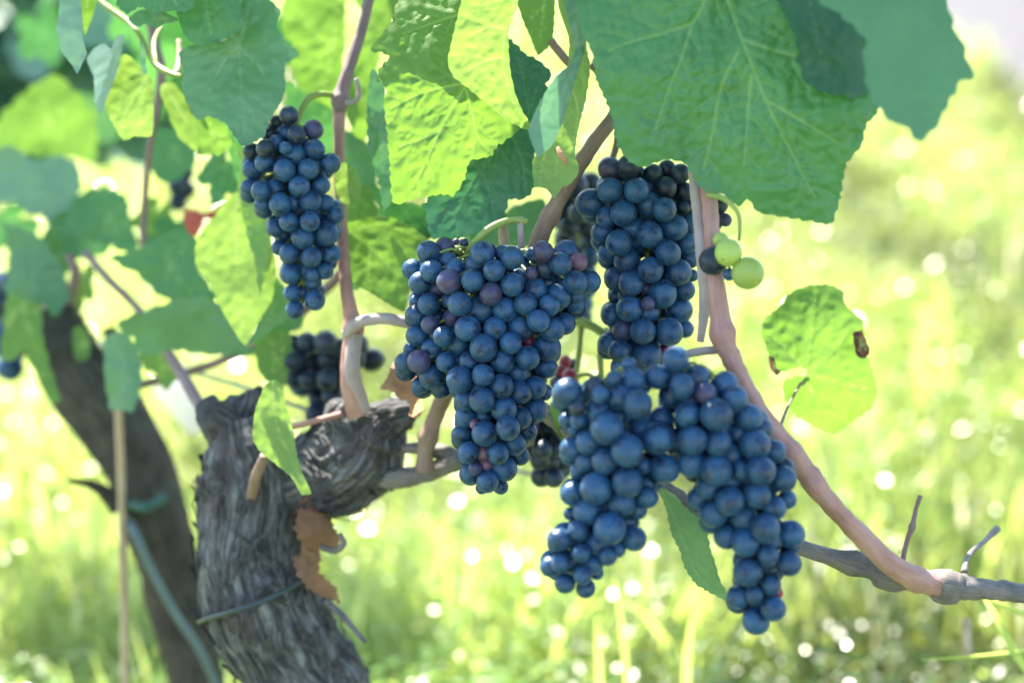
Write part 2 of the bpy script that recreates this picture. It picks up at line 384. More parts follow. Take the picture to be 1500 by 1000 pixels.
    for (ax, ay, bx, by, amt) in folds:          # crease: both sides fall away from the line
        nx, ny = -(by - ay), (bx - ax); q = math.hypot(nx, ny); s_ = ((X - ax) * nx + (Y - ay) * ny) / q
        z += amt * np.sqrt(s_ ** 2 + 16) * px
    sd0 = random.random() * 100
    z += np.array([wav * px * (7 * noise.noise(Vector((x / 70, y / 70, sd0))) + 1.6 * noise.noise(Vector((x / 13, y / 13, sd0)))) for x, y in V2])
    W = [P(x, y, d + zz) for x, y, zz in zip(X, Y, z)]
    org = sum(W, Vector()) / len(W); off = parent.location if parent is not None else Vector()
    me = mesh_from(name, [v - org for v in W], faces, LM[m] if isinstance(m, str) else m, {'vein': ('FLOAT', vein)})
    o = link(name, me, parent, None, org - off)
    if parent is None: tag(o, label, 'leaf', grp)
    elif label: o['label'] = label
    return o
def petiole(lf, pts, m='stem', name='petiole', rough=0.05):
    tb = TB().tube(pxpath(pts, 5), 10, rough, 2, seed=random.random() * 9); return tb.build(name, WM[m], lf)

# ------------------------------------------------------------------ grapes
def grape_mesh(seg=36, rings=20, name='grape'):
    V = []; Fs = []
    for i in range(rings + 1):
        th = math.pi * i / rings
        for k in range(seg):
            a = 2 * math.pi * k / seg; r = math.sin(th); z = math.cos(th)
            q = 1 - 0.035 * math.exp(-(th / 0.14) ** 2) - 0.05 * math.exp(-((math.pi - th) / 0.2) ** 2)
            V.append((r * math.cos(a) * q, r * math.sin(a) * q, z * 1.02 * q))
    for i in range(rings):
        for k in range(seg):
            k2 = (k + 1) % seg; Fs.append((i * seg + k, (i + 1) * seg + k, (i + 1) * seg + k2, i * seg + k2))
    return V, Fs
GV, GF = grape_mesh(); GMESH = {}
for k in GM: GMESH[k] = mesh_from('grape', GV, GF, GM[k])
def bunch(pts, D, label, zoff=None, hang=0.21, thick=0.75, back=True, stem=None, grp='dark grape bunches on the vine', pmat='stem', maxn=100):
    """pts: photo circles (x, y, r, layer, kind); solved into touching spheres in depth"""
    n = len(pts); X = np.array([p[0] for p in pts], float); Y = np.array([p[1] for p in pts], float); Rr = np.array([p[2] for p in pts], float); Ly = np.array([p[3] for p in pts], float)
    Rr = Rr * np.where(Ly < 0.5, 1.0, 1.05)
    Z = np.zeros(n); XC = np.zeros(n)
    for i in range(n):
        m = np.abs(Y - Y[i]) < 34; a, b = (X - Rr)[m].min(), (X + Rr)[m].max(); hw = (b - a) / 2; XC[i] = (a + b) / 2
        hw2 = min(hw, 70); u = np.clip((X[i] - XC[i]) / hw, -1, 1); Z[i] = hw2 * thick * math.sqrt(1 - u * u * 0.97) - Ly[i] * Rr[i] * 0.75 + (zoff(X[i], Y[i]) if zoff else 0)
    for it in range(80):
        for i in range(n):
            for q in range(i + 1, n):
                dx = X[i] - X[q]; dy = Y[i] - Y[q]; s = (Rr[i] + Rr[q]) * 0.90; d2 = dx * dx + dy * dy
                if d2 >= s * s: continue
                need = math.sqrt(s * s - d2); dz = Z[i] - Z[q]
                sg = (1 if Ly[i] < Ly[q] else -1) if Ly[i] != Ly[q] else (1 if dz >= 0 else -1)
                df = need - sg * dz
                if df > 0: Z[i] += sg * df * 0.25; Z[q] -= sg * df * 0.25
    ymid = Y.mean(); s = D / F
    def wp(x, y, z): dd = D - z * s + hang * (y - ymid) * s; return P(x, y, dd), dd
    allp = []
    for i in range(n):
        p, dd = wp(X[i], Y[i], Z[i]); allp.append((p, Rr[i] * dd / F, pts[i][4] if len(pts[i]) > 4 else 'b', XC[i], Y[i], Rr[i]))
    order = sorted(range(n), key=lambda i: -Rr[i])
    if back:
        rm = float(np.median(Rr)) * 1.0; ylo, yhi = Y.min() + 2, Y.max() - rm * 0.8
        for layer in range(2):                      # the inner and rear berries that close the bunch
            yy_ = ylo + layer * rm * 0.7
            while yy_ < yhi:
                m = np.abs(Y - yy_) < Rr * 0.8
                if m.any():
                    a_, b_ = (X - Rr)[m].min() + rm * 1.0, (X + Rr)[m].max() - rm * 1.0; xx = a_ + (layer * 0.5) * rm
                    while xx <= b_ + 1:
                        if random.random() > 0.06 and ((np.abs(X - xx) < Rr * 0.9) & (Y < yy_ + 0.1 * rm) & (Y > yy_ - 3.2 * rm)).any():
                            near = np.hypot(X - xx, Y - yy_) < 2.2 * rm
                            z_ = (Z[near].min() if near.any() else 0) + rm * 0.3 - layer * rm
                            for _ in range(12):
                                p, dd = wp(xx, yy_, z_); rr_ = rm * dd / F
                                if all((p - a[0]).length > (a[1] + rr_) * 0.78 for a in allp): break
                                z_ -= rm * 0.35
                            else: p = None
                            if p is not None: allp.append((p, rr_, 'b', xx, yy_, rm))
                        xx += rm * random.uniform(1.5, 1.9)
                yy_ += rm * 1.55
    # rachis axis
    ys = sorted(set(int(y) for y in Y)); ax = []
    for t in np.linspace(Y.min() + 14, Y.max() - 14, 9):
        m = np.abs(Y - t) < 45; xc = XC[m].mean() if m.any() else X.mean(); ax.append((xc, t))
    root = bpy.data.objects.new('grape_bunch', None); COL.objects.link(root); root.empty_display_size = 0.01
    root.location = wp(ax[0][0], ax[0][1], 0)[0]; tag(root, label, 'grape bunch', grp)
    tb = TB(); apath = []
    for x, y in ax: p = wp(x, y, 0)[0]; apath.append((p.x, p.y, p.z, 4.2 * s))
    tb.tube(catmull([(a[0], a[1], a[2], a[3]) for a in apath], 0.004), 8, 0.2, seed=3)
    AP = [Vector(a[:3]) for a in apath]
    cnt = 0; extraV, extraF = [], []
    for k, (p, r, kd, xc, yy, rp) in enumerate(allp):
        c = min((a for a in AP if a.z > p.z - 0.002), key=lambda a: (a - p).length, default=AP[0]); c = c + (AP[0] - c) * 0.0
        dirv = (p - c); dl = dirv.length; dirv.normalize()
        if dl > r + .014: c = p - dirv * (r + .012) + Vector((0, .005, .001))
        e = p - dirv * r * 0.93; md = c.lerp(e, 0.5) + Vector((0, 0, 0.0015))
        tb.tube([(c.x, c.y, c.z, 2.6 * s), (md.x, md.y, md.z, 2.0 * s), (e.x, e.y, e.z, 2.0 * s), (*(e + dirv * 0.0006), 4.0 * s)], 6, 0, seed=k)
        zax = (dirv + Vector((random.uniform(-.35, .35), random.uniform(-.35, .35), random.uniform(-.55, .15)))).normalized()
        rot = zax.to_track_quat('Z', 'Y').to_matrix() @ Matrix.Rotation(random.random() * 6.28, 3, 'Z')
        sc3 = (r * random.uniform(.97, 1.02), r * random.uniform(.97, 1.02), r * random.uniform(.98, 1.05))
        if cnt < maxn:
            g = bpy.data.objects.new('grape', GMESH[kd]); COL.objects.link(g); g.parent = root
            g.location = p - root.location; g.rotation_euler = rot.to_euler(); g.scale = sc3
            if kd == 'k' : g['label'] = 'small pink unripe grape'
            if kd == 'g' : g['label'] = 'pale green unripe grape'
            cnt += 1
        else:
            b0 = len(extraV); M = rot @ Matrix.Diagonal(sc3)
            extraV += [M @ Vector(v) + p - root.location for v in GV]; extraF += [tuple(q + b0 for q in f) for f in GF]
    if extraV:
        e = link('grape_cluster_back', mesh_from('grape_cluster_back', extraV, extraF, GM['b']), root); e['kind'] = 'stuff'
    tb.build('rachis', WM[pmat], root)
    if stem:
        TB().tube(pxpath(stem, 5), 10, 0.08, 2, seed=2).build('peduncle', WM[pmat], root)
    return root
def Z_(origin, s, lst): return [(origin[0] + a[0] / s, origin[1] + a[1] / s, a[2] / s, *a[3:]) for a in lst]
def auto_bunch(cx, y0, y1, hw, r, D, label, kinds='b', n_rows=None, lean=0, grp='dark grape bunches on the vine', flat=0.8):
    pts = []; rows = max(2, int((y1 - y0 - 2 * r) / (r * 1.25)))
    for i in range(rows + 1):
        t = i / rows; wv = hw * (1 - 0.62 * t) * (0.75 + 0.25 * min(1, t * 4)); y = y0 + r + (y1 - y0 - 2 * r) * t; k = max(1, int(2 * wv / (r * 1.45)))
        for q in range(k):
            x = cx + lean * t + (-(wv - r) + 2 * (wv - r) * ((q + .5 * (i % 2)) / max(1, k - 1 + .5)) if k > 1 else 0) + random.uniform(-.25, .25) * r
            pts.append((x, y + random.uniform(-.3, .3) * r, r * random.uniform(.85, 1.08), random.choice((0, 0, 1, 1, 2)), random.choice(kinds)))
    return bunch(pts, D, label, grp=grp, thick=flat)
# ------------------------------------------------------------------ ground, path, grass
def ground():
    xs = np.concatenate([np.linspace(-30, -4, 18), np.linspace(-3.8, 3.8, 80), np.linspace(4, 30, 18)])
    ys = np.concatenate([np.linspace(-15, 0, 12), np.linspace(0.2, 9, 90), np.linspace(9.5, 60, 40)])
    V = [(x, y, ground_z(x, y) + (0.012 * noise.noise(Vector((x * 6, y * 6, 0))) if 0 < y < 9 else 0)) for y in ys for x in xs]; w_ = len(xs)
    Fs = [(j * w_ + i, j * w_ + i + 1, (j + 1) * w_ + i + 1, (j + 1) * w_ + i) for j in range(len(ys) - 1) for i in range(w_ - 1)]
    m, n = mat('grassy_soil'); out = N(n, 'ShaderNodeOutputMaterial'); v = coords(n, rand=False)
    a = tex(n, v, 2.2, 5); b = tex(n, v, 26, 4)
    col = ramp(n, b, [(0.35, (0.03, 0.05, 0.012)), (0.5, (0.08, 0.13, 0.03)), (0.62, (0.20, 0.22, 0.09))])
    col = mixc(n, 0.4, col, ramp(n, a, [(0.4, (0.04, 0.09, 0.02)), (0.6, (0.34, 0.37, 0.15))]))
    pb = N(n, 'ShaderNodeBsdfPrincipled'); n.links.new(col, pb.inputs['Base Color']); setin(pb, Roughness=0.9)
    bp = N(n, 'ShaderNodeBump'); setin(bp, Strength=1.0, Distance=0.03); n.links.new(b, bp.inputs['Height']); n.links.new(bp.outputs[0], pb.inputs['Normal'])
    n.links.new(pb.outputs[0], out.inputs[0])
    tag(link('ground', mesh_from('ground', V, Fs, m)), 'grassy ground sloping gently up behind the vines', None, None, 'structure')
ground()
PATH_A = on_ground(1375, 60); PATH_B = on_ground(1560, 190)
def path_edge(y): # x of the near-left edge of the gravel path at a given y
    t = (y - PATH_B.y) / (PATH_A.y - PATH_B.y + 1e-6); return PATH_B.x + (PATH_A.x - PATH_B.x) * t
def gravel_path():
    V = []; Fs = []; ys = np.linspace(PATH_B.y - 3.0, PATH_A.y + 14, 60); k = 14
    for y in ys:
        x0 = path_edge(y) if y < PATH_A.y else PATH_A.x + 0.15 * (y - PATH_A.y) * 0.2
        for q in range(k): x = x0 + q * 0.35 + (0.05 * math.sin(y * 7) if q == 0 else 0); V.append((x, y, ground_z(x, y) + 0.02))
    for i in range(len(ys) - 1):
        for q in range(k - 1): a = i * k + q; Fs.append((a, a + 1, a + k + 1, a + k))
    m, n = mat('pale_gravel'); out = N(n, 'ShaderNodeOutputMaterial'); v = coords(n, rand=False)
    col = ramp(n, tex(n, v, 14, 6), [(0.35, (0.05, 0.049, 0.052)), (0.65, (0.085, 0.082, 0.087))])
    pb = N(n, 'ShaderNodeBsdfPrincipled'); n.links.new(col, pb.inputs['Base Color']); setin(pb, Roughness=0.9); n.links.new(pb.outputs[0], out.inputs[0])
    tag(link('path', mesh_from('path', V, Fs, m)), 'pale grey gravel path beyond the grass', None, None, 'structure')
gravel_path()

def grass_mat(name, c, t, straw, tf=0.5, rough=0.28):
    m, n = mat(name); out = N(n, 'ShaderNodeOutputMaterial')
    at = N(n, 'ShaderNodeAttribute', attribute_name='tone')
    col = ramp(n, at.outputs['Fac'], [(0, tuple(x * .42 for x in c)), (0.45, c), (0.8, tuple(min(1, x * 1.5) for x in c)), (0.9, straw), (1, tuple(min(1, x * 1.25) for x in straw))])
    tc = ramp(n, at.outputs['Fac'], [(0, tuple(x * .38 for x in t)), (0.45, t), (0.8, tuple(min(1, x * 1.35) for x in t)), (0.9, straw), (1, straw)])
    pb = N(n, 'ShaderNodeBsdfPrincipled'); n.links.new(col, pb.inputs['Base Color']); setin(pb, Roughness=rough); pb.inputs['Specular IOR Level'].default_value = 0.75
    tr = N(n, 'ShaderNodeBsdfTranslucent'); n.links.new(tc, tr.inputs[0]); mx = N(n, 'ShaderNodeMixShader'); mx.inputs[0].default_value = tf
    n.links.new(pb.outputs[0], mx.inputs[1]); n.links.new(tr.outputs[0], mx.inputs[2]); n.links.new(mx.outputs[0], out.inputs[0]); return m
M_grass = grass_mat('grass_blades', (0.09, 0.17, 0.03), (0.55, 0.66, 0.16), (0.68, 0.62, 0.42), 0.5, 0.2)
def big(x, y): return np.array([0.9 * noise.noise(Vector((a * 1.6, b * .9, 9.1))) + 0.5 * noise.noise(Vector((a * 5, b * 3, 2.1))) for a, b in zip(x, y)])
def grass(name, label, n, y0, y1, hmin, hmax, wmin, wmax, seg=3, patch=2.2, thr=-0.1, bend=0.6, straw=0.1, xpad=1.15, flat=0.0):
    u = rng.random(n); y = y0 + (y1 - y0) * u ** 1.2
    hw = (0.36 * y + 0.15) * xpad; x = (rng.random(n) * 2 - 1) * hw
    pn = np.array([noise.noise(Vector((a * patch, b * patch, 3.3))) for a, b in zip(x, y)])
    keep = (pn > thr - 0.5 * rng.random(n)) & ~((y > 2.2) & (x > np.array([path_edge(b) for b in y]) - 0.05))
    x, y, pn = x[keep], y[keep], pn[keep]; n = len(x)
    gz = np.array([ground_z(a, b) for a, b in zip(x, y)])
    h = rng.uniform(hmin, hmax, n) * (0.75 + 0.7 * np.clip(pn + 0.2, 0, 1)); wd = rng.uniform(wmin, wmax, n)
    az = rng.uniform(0, 2 * np.pi, n); bd = rng.uniform(0.15, 1.0, n) * bend * h; dx, dy = np.cos(az), np.sin(az)
    tw = rng.uniform(-0.9, 0.9, n)
    sx, sy = -np.sin(az + tw), np.cos(az + tw)
    L = []
    for i in range(seg + 1):
        t = i / seg; cx = x + dx * bd * t ** 2; cy = y + dy * bd * t ** 2; cz = gz + h * (t - 0.45 * (bd / h) * t ** 2)
        ww = wd * 0.5 * (1 - t ** 2.2) + 0.0002
        cz2 = ww * rng.uniform(-0.5, 0.5, n) * flat
        L.append(np.stack([cx - sx * ww, cy - sy * ww, cz - cz2], 1)); L.append(np.stack([cx + sx * ww, cy + sy * ww, cz + cz2], 1))
    V = np.stack(L, 1).reshape(-1, 3); k = 2 * (seg + 1); base = (np.arange(n) * k)[:, None]
    fs = np.concatenate([base + np.array([[2 * i, 2 * i + 1, 2 * i + 3, 2 * i + 2]]) for i in range(seg)], 1).reshape(-1, 4)
    tone = np.clip(rng.normal(0.45, 0.18, n) + pn * 0.25 + big(x, y), 0, 0.82); st = rng.random(n) < straw; tone[st] = rng.uniform(0.88, 1, st.sum())
    me = bpy.data.meshes.new(name); me.vertices.add(len(V)); me.vertices.foreach_set('co', V.astype(np.float32).ravel())
    me.loops.add(fs.size); me.loops.foreach_set('vertex_index', fs.ravel().astype(np.int32)); me.polygons.add(len(fs))
    me.polygons.foreach_set('loop_start', np.arange(0, fs.size, 4, dtype=np.int32)); me.update(calc_edges=True)
    a = me.attributes.new('tone', 'FLOAT', 'POINT'); a.data.foreach_set('value', np.repeat(tone, k).astype(np.float32))
    me.polygons.foreach_set('use_smooth', [True] * len(me.polygons)); me.materials.append(M_grass)
    o = link(name, me); tag(o, label, 'grass', None, 'stuff'); return o
grass('grass', 'sunlit tangled green grass growing under and behind the vines', 30000, 1.15, 4.2, 0.05, 0.16, 0.003, 0.006, 3, flat=0.6, thr=0.02, patch=3.0)
grass('distant_grass', 'bright blurred grass on the slope further back', 26000, 3.6, 12.0, 0.08, 0.22, 0.007, 0.014, 2, patch=1.1, flat=0.6)
def clover(n):
    u = rng.random(n); y = 1.2 + 5.5 * u ** 1.5; x = (rng.random(n) * 2 - 1) * (0.36 * y + 0.15) * 1.15
    keep = ~((y > 2.2) & (x > np.array([path_edge(b) for b in y]) - 0.05)); x, y = x[keep], y[keep]; n = len(x)
    z = np.array([ground_z(a, b) for a, b in zip(x, y)]) + rng.uniform(0.015, 0.13, n) ; C = np.stack([x, y, z], 1)
    tx, ty = rng.normal(0, .42, n), rng.normal(0, .42, n); nn = np.stack([tx, ty, np.ones(n)], 1); nn /= np.linalg.norm(nn, axis=1)[:, None]
    az = rng.uniform(0, 6.283, n); a = np.stack([np.cos(az), np.sin(az), np.zeros(n)], 1); a -= nn * (a * nn).sum(1)[:, None]; a /= np.linalg.norm(a, axis=1)[:, None]; b = np.cross(nn, a)
    r = rng.uniform(.0018, .0048, n) * (0.7 + 0.3 * y); V = []
    ks = 8
    for i in range(ks):
        t = 6.283 * i / ks; V.append(C + (a * math.cos(t) * 1.35 + b * math.sin(t) * .8) * r[:, None] - nn * (.12 * r * (math.cos(t) ** 2))[:, None])
    V = np.stack(V, 1).reshape(-1, 3); fs = (np.arange(n) * ks)[:, None] + np.arange(ks)[None, :]
    me = bpy.data.meshes.new('ground_cover'); me.vertices.add(len(V)); me.vertices.foreach_set('co', V.astype(np.float32).ravel()); me.loops.add(fs.size)
    me.loops.foreach_set('vertex_index', fs.ravel().astype(np.int32)); me.polygons.add(n); me.polygons.foreach_set('loop_start', np.arange(0, fs.size, ks, dtype=np.int32)); me.update(calc_edges=True)
    at = me.attributes.new('tone', 'FLOAT', 'POINT'); at.data.foreach_set('value', np.repeat(np.clip(rng.normal(.42, .2, n) + big(x, y), 0, .8), ks).astype(np.float32)); me.materials.append(M_clover)
    tag(link('ground_cover', me), 'low glossy broad leaved weeds among the grass', 'ground cover', None, 'stuff')
M_clover = grass_mat('weed_leaves', (0.08, 0.16, 0.03), (0.54, 0.66, 0.16), (0.62, 0.58, 0.40), 0.45, 0.27)
clover(140000)
grass('tall_grass', 'taller broad grass blades in clumps behind the vines', 3800, 1.4, 3.2, 0.12, 0.24, 0.006, 0.011, 4, patch=1.7, thr=0.18, bend=0.5, straw=0.06, flat=0.4)
grass('dry_straw', 'pale dry straw lying in the grass', 5000, 1.2, 6.0, 0.05, 0.16, 0.002, 0.005, 2, bend=1.5, straw=1.0, thr=-0.3)

# grass stems close to the vine, lower right
def blade(pts, label, name='grass_stalk', c='stem'):
    o = TB().tube(pxpath(pts, 8), 6, 0, seed=1).build(name, WM[c]); tag(o, label, 'grass stalk', 'single grass stalks near the vine'); return o
sh = bpy.data.objects.new('seed_head_stalk', None); COL.objects.link(sh); sh.location = P(1422, 990, .98); tag(sh, 'grass stalk topped by a brown cylindrical seed head, lower right', 'grass stalk', 'single grass stalks near the vine')
TB().tube(pxpath([(1424, 1240, 1.02, 1.8), (1422, 1060, .99, 1.8), (1418, 960, .97, 1.8)], 8), 6).build('stalk', WM['stem'], sh)
def seedhead():
    V = []; Fs = []; b = P(1418, 962, .97); t = P(1415, 908, .965); up = (t - b)
    s_ = .97 / F
    for i in range(420):
        f = random.random(); a = random.random() * 6.28; r = 7.5 * s_ * (1 - 0.3 * f ** 4); c = b + up * f; o_ = Vector((math.cos(a), math.sin(a), 0.25)); p = c + o_ * r * 0.6; q = c + o_ * r * 1.15 + up * 0.05
        sd_ = Vector((-math.sin(a), math.cos(a), 0)) * 1.1 * s_; k = len(V); V += [p - sd_, p + sd_, q, p + up * 0.04]; Fs += [(k, k + 1, k + 2), (k + 1, k + 3, k + 2), (k, k + 2, k + 3)]
    tb = TB().tube([(*(b + up * f), 6 * s_ * (1 if 0.05 < f < .95 else .4)) for f in (0, .05, .3, .6, .95, 1)], 10); k = len(V); V += tb.V; Fs += [tuple(x + k for x in f) for f in tb.F]
    link('seed_head', mesh_from('seed_head', [Vector(v) - sh.location for v in V], Fs, M_seed), sh)
seedhead()
def flat_blade(pts, label, m=None):
    """thin grass leaf: (px,py,depth,half width px)"""
    V = []; Fs = []; pp = catmull([(a, b, c * 1000, w_) for a, b, c, w_ in pts], 6)
    for i, (x, y, d, w_) in enumerate(pp):
        a = pp[max(0, i - 1)]; b = pp[min(len(pp) - 1, i + 1)]; dx, dy = b[0] - a[0], b[1] - a[1]; q = math.hypot(dx, dy) + 1e-6; d /= 1000
        V += [P(x - dy / q * w_, y + dx / q * w_, d - .001), P(x, y, d + .0008), P(x + dy / q * w_, y - dx / q * w_, d - .001)]
    for i in range(len(pp) - 1):
        k = i * 3; Fs += [(k, k + 1, k + 4, k + 3), (k + 1, k + 2, k + 5, k + 4)]
    org = V[0]; me = mesh_from('grass_blade', [v - org for v in V], Fs, M_grass, {'tone': ('FLOAT', [0.7] * len(V))})
    return tag(link('grass_blade', me, None, None, org), label, 'grass blade', 'tall grass blades near the vine')
flat_blade([(1530, 1010, .98, 6), (1490, 960, .96, 6), (1460, 905, .95, 5), (1436, 868, .94, 1)], 'broad bright grass blade leaning left in the lower right corner')
flat_blade([(1560, 935, .95, 4), (1500, 900, .94, 4), (1455, 880, .94, 3), (1430, 872, .94, 1)], 'narrow grass blade just below the old cane in the lower right')
flat_blade([(1540, 950, .95, 4), (1440, 960, .93, 3), (1350, 966, .92, 1)], 'horizontal grass blade crossing the seed head stalk')
flat_blade([(1000, 1080, 1.25, 6), (1008, 960, 1.22, 5), (1016, 885, 1.2, 1)], 'upright yellow green grass blade below the right hanging bunch')
flat_blade([(885, 1080, 1.25, 5), (878, 980, 1.22, 4), (874, 900, 1.2, 1)], 'thin upright grass blade below the left hanging bunch')
flat_blade([(925, 1090, 1.2, 4), (915, 950, 1.18, 4), (900, 845, 1.16, 1)], 'thin pale grass blade beneath the tip of the left lobe')
flat_blade([(1335, 690, 2.4, 11), (1345, 560, 2.4, 10), (1365, 445, 2.4, 3)], 'yellow dry upright grass blade right of the notched leaf')
flat_blade([(1385, 720, 2.4, 9), (1390, 590, 2.4, 9), (1385, 455, 2.4, 3)], 'second yellow upright grass blade further right of the notched leaf')

# ------------------------------------------------------------------ old vine trunk
def shag(root):
    ax = pxpath([(470, 1040, .96, 84), (425, 960, .94, 76), (385, 885, .925, 82), (368, 820, .92, 76), (366, 760, .92, 74), (370, 700, .92, 74), (360, 650, .92, 58)], 6)
    hx = pxpath([(395, 730, .925, 40), (440, 706, .92, 50), (490, 688, .915, 62), (520, 668, .91, 64), (545, 640, .905, 56)], 5)
    tb = TB(); V, Fs, T = [], [], []
    for axp, n_ in ((ax, 190), (hx, 90)):
        for _ in range(n_):
            i0 = random.randrange(0, len(axp) - 5); L = random.randint(3, 9); ang = random.uniform(0, 6.28); da = random.uniform(-.10, .10); w0 = random.uniform(.0012, .0035); b = len(V); k = 0; sdd = random.random() * 40
            for i in range(i0, min(i0 + L, len(axp))):
                p = Vector(axp[i][:3]); t = (Vector(axp[min(i + 1, len(axp) - 1)][:3]) - Vector(axp[max(0, i - 1)][:3])).normalized(); u = t.orthogonal().normalized(); v = t.cross(u); a = ang + da * k; f = k / L
                n_v = u * math.cos(a) + v * math.sin(a); s_v = t.cross(n_v); r = axp[i][3] * (1.02 + 0.05 * noise.noise(Vector((f * 3, sdd, 1)))) + .005 * f * f + .001; ww = w0 * (1 - f * .8)
                for q_ in (-1, 1): V.append(p + n_v * (r + (.0012 if q_ > 0 else 0)) + s_v * ww * q_); T.append((math.cos(a), q_ * .3 + sdd, k * .3))
                if k: Fs.append((b + 2 * k - 2, b + 2 * k - 1, b + 2 * k + 1, b + 2 * k))
                k += 1
    me = mesh_from('bark_strips', [v - root.location for v in V], Fs, WM['bark'], {'tuv': ('FLOAT_VECTOR', T)}); o = link('bark_strips', me, root); o['kind'] = 'stuff'
def trunk():
    root = bpy.data.objects.new('old_grapevine', None); COL.objects.link(root); root.location = P(430, 1000, .95)
    root.location.z = ground_z(root.location.x, root.location.y); tag(root, 'thick gnarled old vine trunk with grey flaking bark and a knotty head, left of centre', 'vine trunk', 'vine trunks')
    gp = P(560, 1230, 1.0)
    tr = TB(); tr.tube(pxpath([(640, 1620, 1.03, 92), (560, 1250, 1.0, 90), (470, 1040, .96, 84), (425, 960, .94, 76), (385, 885, .925, 82), (368, 820, .92, 76), (366, 760, .92, 74), (370, 700, .92, 74), (360, 650, .92, 58), (350, 615, .92, 38)], 3.2), 150, 0.10, 1.6, seed=2.3, ridges=0.06)
    tr.build('trunk', WM['bark'], root)
    hd = TB(); hd.tube(pxpath([(345, 640, .92, 40), (322, 618, .915, 30), (310, 606, .91, 25), (302, 600, .905, 20)], 3), 60, 0.3, 3, seed=8, ridges=0.09)
    hd.tube(pxpath([(355, 645, .93, 42), (362, 600, .93, 36), (366, 580, .93, 27), (364, 572, .93, 19)], 3), 60, 0.25, 3, seed=18, ridges=0.09)
    hd.build('pruned_stub', WM['bark'], root)
    kn = TB(); kn.tube(pxpath([(395, 730, .925, 40), (440, 706, .92, 50), (490, 688, .915, 62), (520, 668, .91, 64), (545, 640, .905, 56), (560, 615, .90, 38), (570, 600, .90, 14)], 3), 110, 0.22, 3.5, seed=5, ridges=0.10)
    kn.tube(pxpath([(520, 640, .90, 34), (500, 612, .90, 34), (488, 598, .90, 20), (480, 590, .90, 6)], 3), 60, 0.3, 4, seed=25, ridges=0.12)
    kn.tube(pxpath([(540, 630, .90, 40), (575, 612, .895, 28), (597, 604, .89, 20), (612, 600, .89, 7)], 3), 60, 0.35, 4, seed=31, ridges=0.12)
    kn.build('knotty_head', WM['bark'], root)
    ar = TB(); ar.tube(pxpath([(520, 690, .905, 26), (552, 700, .90, 15), (585, 700, .895, 15), (625, 693, .89, 13), (665, 676, .885, 14), (720, 655, .88, 14), (780, 640, .87, 12)], 3), 44, 0.16, 3, seed=12, ridges=0.07)
    ar.tube(pxpath([(530, 660, .90, 20), (560, 662, .90, 10), (600, 656, .895, 8), (640, 660, .89, 11), (672, 668, .885, 10)], 3), 30, 0.16, 3, seed=15, ridges=0.07)
    ar.build('cordon_arm', WM['grey'], root)
    bd = TB(); bd.tube(pxpath([(292, 910, .915, 4), (305, 905, .896, 4), (340, 895, .880, 4), (380, 882, .876, 4), (418, 864, .880, 4), (442, 849, .895, 4), (454, 838, .915, 4)], 3), 8, 0.1); bd.build('tie_band', M_band, root)
    shag(root)
    st = TB(); st.tube(pxpath([(368, 727, .888, 9), (376, 695, .868, 8), (388, 668, .86, 7.5)], 3), 16, 0.1, ridges=0.03); st.build('cut_spur', WM['cane'], root)
    # peeling bark strips, right side
    for o_, dd, lb, mm in (([(440, 745), (470, 752), (488, 772), (500, 790), (488, 803), (462, 806), (445, 798), (432, 775)], .895, 'curled orange brown bark flake', LM['dry']),
                       ([(433, 815), (455, 820), (470, 845), (490, 858), (496, 880), (470, 872), (450, 858), (434, 838)], .885, 'orange peeled bark piece', LM['dry']),
                       ([(446, 795), (462, 800), (470, 815), (466, 835), (478, 850), (470, 862), (450, 850), (438, 825)], .893, None, LM['dry']),
                       ([(458, 700), (474, 705), (484, 722), (476, 740), (460, 745), (448, 725)], .90, None, LM['rust']),
                       ([(452, 725), (480, 742), (486, 770), (470, 790), (440, 776), (436, 742)], .90, None, LM['dry'])):
        pe = leaf(o_, dd, mm, lb, tilt=(.015, .01), sp=3, serr=4.5, per=11, quilt=.5, curl=.25, wav=3.2, name='bark_flake', parent=root)
    sp_ = TB(); sp_.tube(pxpath([(478, 880, .90, 6), (505, 905, .89, 5), (535, 940, .88, 3)], 3), 10, 0.2); TB().tube(pxpath([(470, 800, .89, 4), (490, 806, .885, 5), (503, 796, .88, 5), (497, 780, .88, 3)], 3), 8, 0.2).build('bark_splinter', WM['grey'], root); sp_.build('bark_splinter', WM['grey'], root)
    return root
OLD = trunk()
def trunk2():
    root = bpy.data.objects.new('young_grapevine', None); COL.objects.link(root); root.location = P(290, 1000, 1.16); root.location.z = ground_z(root.location.x, root.location.y)
    tag(root, 'slimmer dark leaning vine trunk at far left, out of focus', 'vine trunk', 'vine trunks')
    t = TB(); t.tube(pxpath([(360, 1330, 1.22, 44), (300, 1060, 1.17, 40), (280, 960, 1.15, 38), (252, 850, 1.14, 42), (232, 770, 1.13, 44), (205, 690, 1.13, 46), (165, 620, 1.13, 52), (120, 560, 1.13, 52), (88, 500, 1.14, 44), (85, 455, 1.15, 30), (80, 430, 1.15, 12)], 4), 80, 0.14, 2, seed=4, ridges=0.07)
    t.tube(pxpath([(160, 610, 1.13, 34), (170, 560, 1.13, 26), (172, 520, 1.13, 16), (160, 480, 1.13, 8)], 4), 40, 0.2, 2, seed=7, ridges=0.07)
    t.tube(pxpath([(175, 740, 1.10, 16), (140, 712, 1.09, 8), (100, 703, 1.08, 3)], 4), 20, .2, ridges=.05)
    t.build('trunk', WM['bark2'], root)
    b = TB(); b.tube(pxpath([(192, 738, 1.085, 8), (215, 742, 1.075, 8), (240, 728, 1.09, 8)], 3), 10); b.build('tie_band', M_tie, root)
trunk2()
